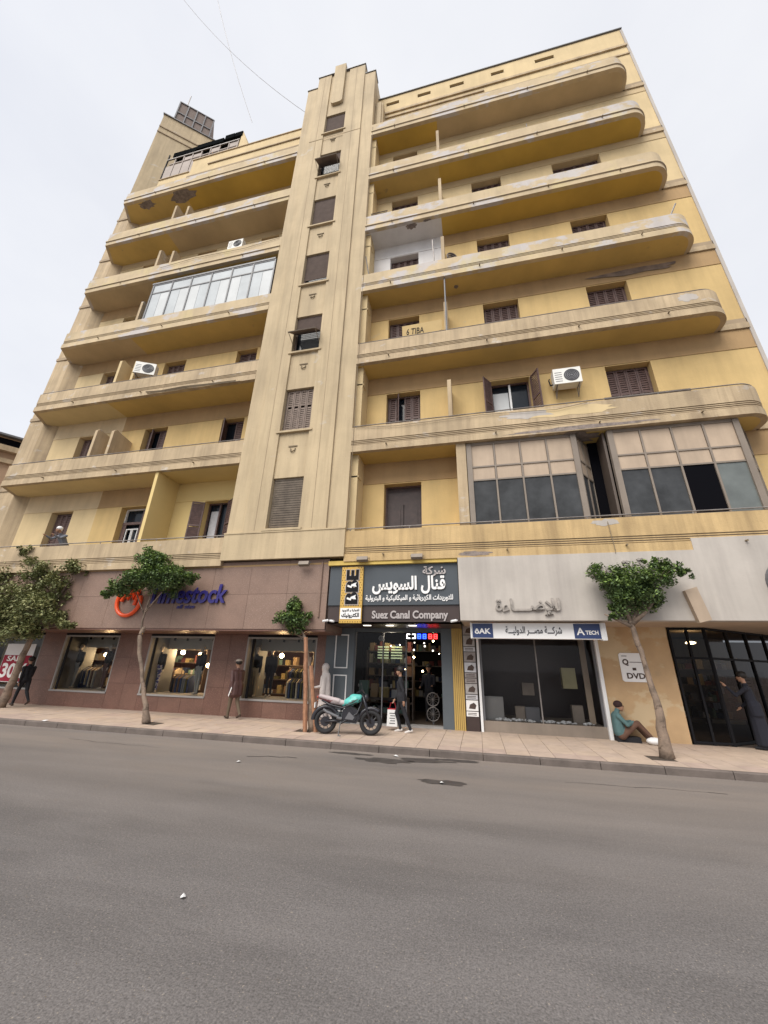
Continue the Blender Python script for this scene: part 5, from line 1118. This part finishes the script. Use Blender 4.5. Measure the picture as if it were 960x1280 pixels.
# someone leaning on the first floor balcony at the left
t = thing('person', 'white haired person in grey blue top leaning over the first floor balcony', 'person', (-13.95, 10.22, ZT(1)-.69), -PI/2); C = []
walk_c = []; hc, hands, P, nk = walker(walk_c, 1.6, hipL=-.12, hipR=-.12, kneeL=.05, kneeR=.05, armL=.9, armR=.9, elbL=.9, elbR=.9, lean=.62, M_=(0, 1, 2, 3, 0)); skin_body('body', [(a*.88, r*.88, b_*.88, s*.88, m) for a, r, b_, s, m in walk_c], [m_skin, M_greyc, M_blk, M_blk], t)
face(t, hc*.88, m_whitep)
# mannequins
def mannequin(label, x, y, z, rz, top, tr, H=1.55, nolegs=False):
    t = thing('mannequin', label, 'mannequin', (x, y, z), rz, 'mannequins in the brown clothing shop'); caps = []
    walker(caps, H, hipL=.04, hipR=-.04, kneeL=.02, kneeR=.06, armL=.05, armR=-.05, elbL=.15, elbR=.15, lean=0, M_=(0, 1, 2, 0, 0)); k = H/1.72*.93
    skin_body('figure', [(a*k, r*k, b_*k, s*k, m) for a, r, b_, s, m in caps], [m_fasc, top, tr], t, .016, 3); return t
M_pat = mat('blue_white_patterned_cloth', (.05, .06, .22), var=.1, patch=((.6, .6, .62), .52, 14, 1)); M_bge = mat('beige_trousers', (.40, .33, .23), var=.1); M_gr = mat('grey_trousers', (.24, .25, .26), var=.1)
mannequin('mannequin in dark jumper and grey skirt in the far left window', -13.95, 12.0, .60, -1.4, M_blk, M_gr); mannequin('mannequin in dark coat at the right of the far left window', -12.65, 12.0, .60, -1.8, M_blk, M_maroon)
mannequin('mannequin in blue and white patterned trousers in the middle window', -10.45, 11.9, .60, -1.0, M_blk, M_pat); mannequin('mannequin in dark suit jacket and grey trousers in the middle window', -8.85, 11.9, .60, -1.7, M_navyc, M_gr)
mannequin('mannequin in black jumper and beige trousers in the window behind the walking man', -6.85, 11.9, .60, -1.4, M_blk, M_bge)
mannequin('mannequin in dark blue clothes right of the beige trousered mannequin', -6.5, 12.25, .60, -1.4, M_navyc, M_navyc)

# ------------------------------------------------------------------ motorbike (local +X forward)
mb = thing('motorbike', 'black electric motorbike with turquoise tank parked by the propped tree', 'motorbike', (-3.50, 9.50, GZ), .16); mb.scale = (.92, .92, .92)
WB, RW_ = 1.14, .285
m_tyre = mat('tyre_rubber', (.018, .018, .02), rough=.85, var=.1); m_turq = mat('turquoise_tank_paint', (.10, .44, .40), rough=.35, var=.03); m_frame = mat('black_frame_paint', (.02, .02, .026), rough=.35, var=0); m_seat = mat('red_brown_seat', (.16, .06, .06), rough=.6); m_seatg = mat('grey_seat_top', (.42, .36, .36), rough=.7)
for i, x in enumerate((0, WB)):
    w = MB().ring((x, 0, RW_), RW_-.055, .055, 'y', 36, 10, sq=1.25).build('wheel', m_tyre, mb, True)
    b = MB(); b.ring((x, 0, RW_), .185, .014, 'y', 32, 6, sq=2.4); b.build('rim', m_frame, w, True)
    b = MB()
    for k in range(10): a_ = k*PI/5; b.tube([(x+.04*math.cos(a_), .02*(-1)**k, RW_+.04*math.sin(a_)), (x+.185*math.cos(a_+.12), 0, RW_+.185*math.sin(a_+.12))], .009, 5)
    b.build('spoke', m_metal, w); b = MB(); b.cyl((x, -.06, RW_), (x, .06, RW_), .055 if i else .09, 18); b.build('hub', m_frame, w)
    b = MB(); b.cyl((x, -.075, RW_), (x, -.07, RW_), .11, 24); b.build('brake_disc', m_frame, w)
b = MB()
for s in (-1, 1):
    b.tube([(WB, s*.085, RW_), (WB-.12, s*.085, .62), (WB-.22, s*.08, .90)], [.024, .027, .024], 8)
b.build('fork', m_frame, mb, True)
b = MB(); b.ring((WB, 0, RW_), RW_+.025, .055, 'y', 16, 6, a0=.30*PI, a1=.95*PI, sq=1.2); b.build('mudguard', m_frame, mb, True)
b = MB(); b.ring((0, 0, RW_), RW_+.04, .055, 'y', 16, 6, a0=.2*PI, a1=.98*PI, sq=1.2); b.build('mudguard', m_frame, mb, True)
b = MB()
for s in (-1, 1):
    b.tube([(WB-.20, s*.03, .86), (.75, s*.10, .72), (.42, s*.11, .60), (.10, s*.10, .66), (-.12, s*.07, .76)], .022, 7); b.tube([(WB-.22, s*.03, .80), (.80, s*.11, .48), (.42, s*.11, .26), (.34, s*.11, .34), (.40, s*.11, .60)], .022, 7); b.tube([(.40, s*.10, .32), (0, s*.09, RW_)], [.035, .026], 8)
b.build('frame', m_frame, mb, True)
b = MB(); b.prism([(.40, .30), (.78, .26), (.86, .38), (.82, .55), (.62, .66), (.44, .56)], -.10, .10, 'y'); b.prism([(.45, .34), (.74, .31), (.79, .40), (.62, .58), (.48, .52)], -.125, .125, 'y'); b.build('battery_case', m_frame, mb)
b = MB(); b.prism([(.50, .36), (.70, .34), (.74, .40), (.60, .52)], -.135, .135, 'y'); b.build('case_cover', m_metal, mb)
tank = skin_body('tank', [(vx(.52, 0, .72), .09, vx(.68, 0, .80), .125, 0), (vx(.68, 0, .80), .125, vx(.82, 0, .82), .10, 0), (vx(.44, 0, .68), .06, vx(.6, 0, .76), .11, 0), (vx(.60, .05, .72), .09, vx(.74, .05, .78), .10, 0), (vx(.60, -.05, .72), .09, vx(.74, -.05, .78), .10, 0)], [m_turq], mb, .012)
b = MB()
for k in range(3): b.tube([(.50+k*.075, -.155+.005*k, .675+k*.045), (.60+k*.07, -.163, .70+k*.04), (.70+k*.05, -.150, .74+k*.035)], .010, 5)
b.build('tank_stripe', m_frame, tank)
skin_body('seat', [(vx(.46, 0, .70), .065, vx(.15, 0, .74), .085, 1), (vx(.15, 0, .75), .085, vx(-.22, 0, .83), .05, 0), (vx(.30, .03, .745), .06, vx(-.16, .03, .85), .05, 1), (vx(.30, -.03, .745), .06, vx(-.16, -.03, .85), .05, 1)], [m_seat, m_seatg], mb, .012)
b = MB(); b.ball((-.24, 0, .82), .035, 0, (.6, 1.6, .8), 10, 6); b.build('tail_light', mat('red_orange_lens', (.5, .06, .02)), mb)
b = MB(); b.ball((WB-.14, 0, .84), .085, 0, (.8, 1, 1), 14, 8); b.build('headlight', m_frame, mb, True)
b = MB(); b.tube([(WB-.30, .34, .97), (WB-.26, .22, 1.0), (WB-.20, .08, .94), (WB-.20, -.08, .94), (WB-.26, -.22, 1.0), (WB-.30, -.34, .97)], .014, 7); b.tube([(WB-.33, .36, .965), (WB-.28, .24, .995)], .02, 7); b.tube([(WB-.33, -.36, .965), (WB-.28, -.24, .995)], .02, 7); b.build('handlebar', m_frame, mb)
for s in (-1, 1): b = MB(); b.tube([(WB-.26, s*.22, 1.0), (WB-.30, s*.27, 1.12)], .006, 5); b.ball((WB-.31, s*.28, 1.14), .045, 0, (.3, 1.2, .8), 10, 6); b.build('mirror', m_frame, mb)
b = MB(); b.tube([(.40, -.10, .32), (.38, -.26, 0.005)], .014, 6); b.tube([(.38, -.26, .01), (.44, -.27, .006)], .016, 6); b.build('kickstand', m_frame, mb)
b = MB(); b.tube([(.34, -.14, .40), (.05, -.15, .50), (-.05, -.15, .56)], [.03, .035, .03], 8); b.tube([(.42, -.12, .36), (.30, -.15, .38)], .035, 8); b.build('swingarm_cover', m_metal, mb)
box('plate', -.30, -.28, -.08, .08, .58, .70, m_whitep, mb)

# ------------------------------------------------------------------ street trees
def tree(label, base, trunk, tr, limbs, clumps, leafm, n=2600, seed=0, size=.085, cut=None):
    t = thing('street_tree', label, 'tree', (base[0], base[1], .11), world=True); rnd = random.Random(seed)
    pts = [Vector(p) for p in trunk]; q = []; rr = []
    for i in range(len(pts)-1):
        for k in range(5): f = k/5; q.append(pts[i].lerp(pts[i+1], f)+Vector((rnd.uniform(-.012, .012), rnd.uniform(-.012, .012), 0))); rr.append((tr[i]+(tr[i+1]-tr[i])*f)*rnd.uniform(.93, 1.08))
    q.append(pts[-1]); rr.append(tr[-1]); q[0] = pts[0]; MB().tube(q, rr, 12).build('trunk', m_bark, t, True)
    for L in limbs:
        P = [Vector(p) for p in L[0]]; MB().tube(P, L[1], 7).build('limb', m_bark, t, True)
    b = MB()
    for k, (c, r, sz) in enumerate(clumps):
        c = Vector(c); cnt = int(n*r**2*sz[0]*1.0/sum(cc[1]**2*cc[2][0] for cc in clumps))
        for i in range(int(r*9)):   # twigs
            d_ = Vector((rnd.gauss(0, 1), rnd.gauss(0, 1), rnd.gauss(.2, .8))).normalized(); e_ = c+Vector((d_.x*sz[0], d_.y*sz[1], d_.z*sz[2]))*r*.85; b.tube([c-Vector((0, 0, r*.3)), (c+e_)/2, e_], [.012, .008, .003], 4, 2)
        subs = [c+Vector((rnd.uniform(-1, 1)*sz[0], rnd.uniform(-1, 1)*sz[1], rnd.uniform(-1, 1)*sz[2])).normalized()*r*rnd.uniform(.35, .95) for _ in range(max(8, int(r*46)))]
        for i in range(cnt):
            s_ = rnd.choice(subs); rad = r*.40; d_ = Vector((rnd.gauss(0, 1), rnd.gauss(0, 1), rnd.gauss(0, 1))); p = s_+d_.normalized()*rad*rnd.random()**.5
            ax = Vector((rnd.gauss(0, 1), rnd.gauss(0, 1), rnd.gauss(-.2, .6))).normalized(); sd_ = ax.cross(Vector((rnd.gauss(0, .5), rnd.gauss(0, .5), 1))).normalized(); up_ = sd_.cross(ax)
            s = size*rnd.uniform(.65, 1.25); w = s*.28
            mi = 1 if (up_.z > 0 and p.z > c.z and rnd.random() < .55) or rnd.random() < .12 else 0  # top light painted in: upturned leaves high in a clump take the lighter colour
            a0 = p-ax*s/2; a1 = p+ax*s/2; b.face([a0, p-sd_*w+up_*w*.25, a1], mi); b.face([a0, a1, p+sd_*w+up_*w*.25], mi)
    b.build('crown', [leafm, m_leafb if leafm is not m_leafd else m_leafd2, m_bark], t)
    return t
m_leafd2 = mat('toplit_olive_leaves', (.26, .26, .11), rough=.6, var=.3, scale=4)
s1 = (1, 1, .8)
# right hand tree with flat fan crown
tree('street tree with curved trunk and bright flat crown at the right', (3.38, 9.41), [(3.38, 9.41, .1), (3.40, 9.41, .95), (3.34, 9.42, 1.75), (3.26, 9.42, 2.40), (3.22, 9.42, 2.62)], [.125, .066, .05, .052, .045],
     [([(3.24, 9.42, 2.5), (3.0, 9.4, 2.62), (2.75, 9.4, 2.75)], [.05, .03, .015]), ([(3.26, 9.42, 2.55), (3.5, 9.4, 2.75), (3.8, 9.4, 3.05)], [.055, .04, .02]), ([(3.24, 9.42, 2.55), (3.2, 9.5, 3.0), (3.1, 9.5, 3.4)], [.05, .035, .02]), ([(3.26, 9.42, 2.55), (3.55, 9.6, 3.0), (3.7, 9.6, 3.5)], [.05, .03, .015])],
     [((3.05, 9.4, 3.35), .42, s1), ((3.5, 9.45, 3.42), .46, s1), ((3.95, 9.4, 3.5), .38, s1), ((2.85, 9.4, 3.6), .30, (1, 1, .6)), ((3.25, 9.4, 3.02), .38, s1), ((3.7, 9.5, 3.12), .32, s1), ((4.15, 9.4, 3.72), .26, (1, 1, .7)), ((4.48, 9.35, 3.62), .16, (1.4, 1, .6)), ((3.05, 9.4, 2.92), .24, s1), ((2.93, 9.4, 2.72), .13, (1.2, 1, .5)), ((3.85, 9.4, 3.85), .16, (1, 1, .8)), ((3.3, 9.7, 3.4), .4, s1)], m_leaf, 15000, 1, .07)
# second tree from the left
tree('street tree with thin cut trunk and dense round crown before the orange ring logo', (-8.13, 9.29), [(-8.13, 9.29, .1), (-8.28, 9.29, .5), (-8.58, 9.3, 1.15), (-8.86, 9.3, 1.75), (-8.98, 9.3, 2.2), (-8.90, 9.3, 2.42)], [.105, .06, .048, .048, .058, .048],
     [([(-8.95, 9.3, 2.2), (-9.02, 9.3, 2.6), (-8.95, 9.3, 3.3)], [.04, .026, .018]), ([(-9.0, 9.3, 2.75), (-9.2, 9.3, 3.0), (-9.5, 9.3, 3.4)], [.022, .018, .01]), ([(-9.0, 9.3, 2.8), (-8.8, 9.3, 3.1), (-8.5, 9.3, 3.5)], [.022, .018, .01])],
     [((-9.25, 9.3, 3.78), .55, s1), ((-8.75, 9.3, 3.85), .50, s1), ((-9.75, 9.3, 3.62), .42, s1), ((-10.2, 9.3, 3.45), .30, (1.2, 1, .7)), ((-9.3, 9.3, 4.35), .40, s1), ((-9.0, 9.3, 4.25), .36, s1), ((-8.3, 9.3, 3.82), .42, s1), ((-7.85, 9.3, 3.75), .28, (1.3, 1, .6)), ((-8.6, 9.5, 3.55), .34, (1.2, 1, .6)), ((-10.5, 9.3, 3.35), .18, (1.2, 1, .6))], m_leaf, 15000, 2, .085)
# small tree tied to posts
t3 = tree('small street tree with tiny crown, propped by reddish timber beside the motorbike', (-3.95, 9.72), [(-3.90, 9.72, .1), (-4.0, 9.72, 1.0), (-4.22, 9.72, 1.85), (-4.32, 9.72, 2.25), (-4.50, 9.72, 2.45)], [.10, .075, .05, .035, .02],
     [([(-4.32, 9.72, 2.2), (-4.55, 9.7, 2.3), (-4.66, 9.7, 2.5)], [.03, .02, .01])],
     [((-4.72, 9.7, 2.74), .33, s1), ((-4.45, 9.7, 2.68), .27, s1), ((-4.95, 9.7, 2.74), .26, s1), ((-4.72, 9.7, 3.0), .24, (1.2, 1, .7)), ((-4.60, 9.7, 2.42), .22, (1.1, 1, .8))], m_leaf, 4200, 3, .075)
for i, (a, c, w_, lb) in enumerate((((-4.02, 9.60, .1), (-4.25, 9.66, 2.22), .055, 'tall cut timber post leaning against the small street tree'), ((-3.78, 9.66, .1), (-4.06, 9.68, 1.55), .05, 'reddish split timber beside the motorbike seat'), ((-3.98, 9.85, .1), (-4.16, 9.80, 1.75), .05, 'brown timber post behind the small street tree'))):
    A_, B_ = Vector(a), Vector(c); b = MB(); q = [A_.lerp(B_, k/5)+Vector((random.uniform(-.008, .008), 0, 0)) for k in range(6)]; b.tube(q, [w_*random.uniform(.9, 1.1) for _ in q], 7); tag(b.build('timber_post', m_barkr if i < 2 else m_bark), lb, 'post', 'timber posts propping the small tree')
# leaning tree at the far left
tree('leaning street tree with wide dusty olive crown at the far left', (-14.2, 10.2), [(-14.25, 10.2, .1), (-14.1, 10.18, .9), (-13.95, 10.1, 1.6), (-13.7, 10.0, 2.3)], [.13, .10, .085, .07],
     [([(-13.8, 10.05, 2.1), (-14.4, 9.9, 3.0), (-15.1, 9.8, 3.9)], [.07, .045, .02]), ([(-13.75, 10.0, 2.2), (-13.2, 9.9, 3.1), (-12.6, 9.8, 4.0)], [.07, .045, .02]), ([(-13.75, 10.0, 2.2), (-12.9, 9.8, 2.45), (-11.9, 9.7, 2.55)], [.05, .03, .015]), ([(-13.8, 10.0, 2.2), (-14.9, 9.8, 2.5), (-15.7, 9.8, 2.8)], [.05, .035, .015])],
     [((-15.3, 9.9, 3.3), .8, s1), ((-14.3, 9.9, 3.3), .8, s1), ((-13.5, 9.8, 3.1), .7, s1), ((-13.1, 9.8, 3.9), .5, (1.2, 1, .7)), ((-14.1, 9.8, 4.2), .5, (1.3, 1, .7)), ((-14.95, 9.8, 4.95), .26, (1.4, 1, .6)), ((-14.6, 9.8, 4.6), .22, (1.2, 1, .6)), ((-12.5, 9.8, 4.3), .38, (1.4, 1, .6)), ((-12.9, 9.8, 3.5), .45, s1), ((-15.9, 9.9, 4.0), .6, s1), ((-12.7, 9.7, 2.75), .42, (1.5, 1, .5)), ((-12.0, 9.6, 2.5), .26, (1.8, 1, .4)), ((-14.2, 9.8, 2.5), .65, (1.4, 1, .6)), ((-15.6, 9.8, 2.4), .7, (1.3, 1, .7)), ((-13.5, 9.6, 2.35), .45, (1.5, 1, .5)), ((-15.0, 9.6, 2.9), .7, s1), ((-13.0, 9.5, 2.9), .5, s1)], m_leafd, 26000, 4, .10)

# ------------------------------------------------------------------ litter
def scrap(x, y, z, s, lb, seed):
    rnd = random.Random(seed); b = MB(); pts = [(s*math.cos(k*PI/3)*rnd.uniform(.5, 1), s*math.sin(k*PI/3)*rnd.uniform(.5, 1), rnd.uniform(0, .02)) for k in range(6)]
    for k in range(6): b.face([(0, 0, .025), pts[k], pts[(k+1) % 6]])
    o = b.build('paper_scrap', m_whitep); o.location = (x, y, z); tag(o, lb, 'litter', 'scraps of litter on the road')
scrap(-4.09, 6.97, .004, .06, 'flat white scrap on the asphalt left of the crack', 1); scrap(-1.62, 8.35, .006, .06, 'white scrap lying in the wet patch by the kerb', 2); scrap(-.62, 6.80, .006, .05, 'pale scraps on the dark stain in the road', 3); scrap(-2.18, 3.22, .004, .035, 'small white scrap on the near asphalt', 4); scrap(-10.5, 8.62, .125, .09, 'white scrap lying on the kerb at the left', 5)
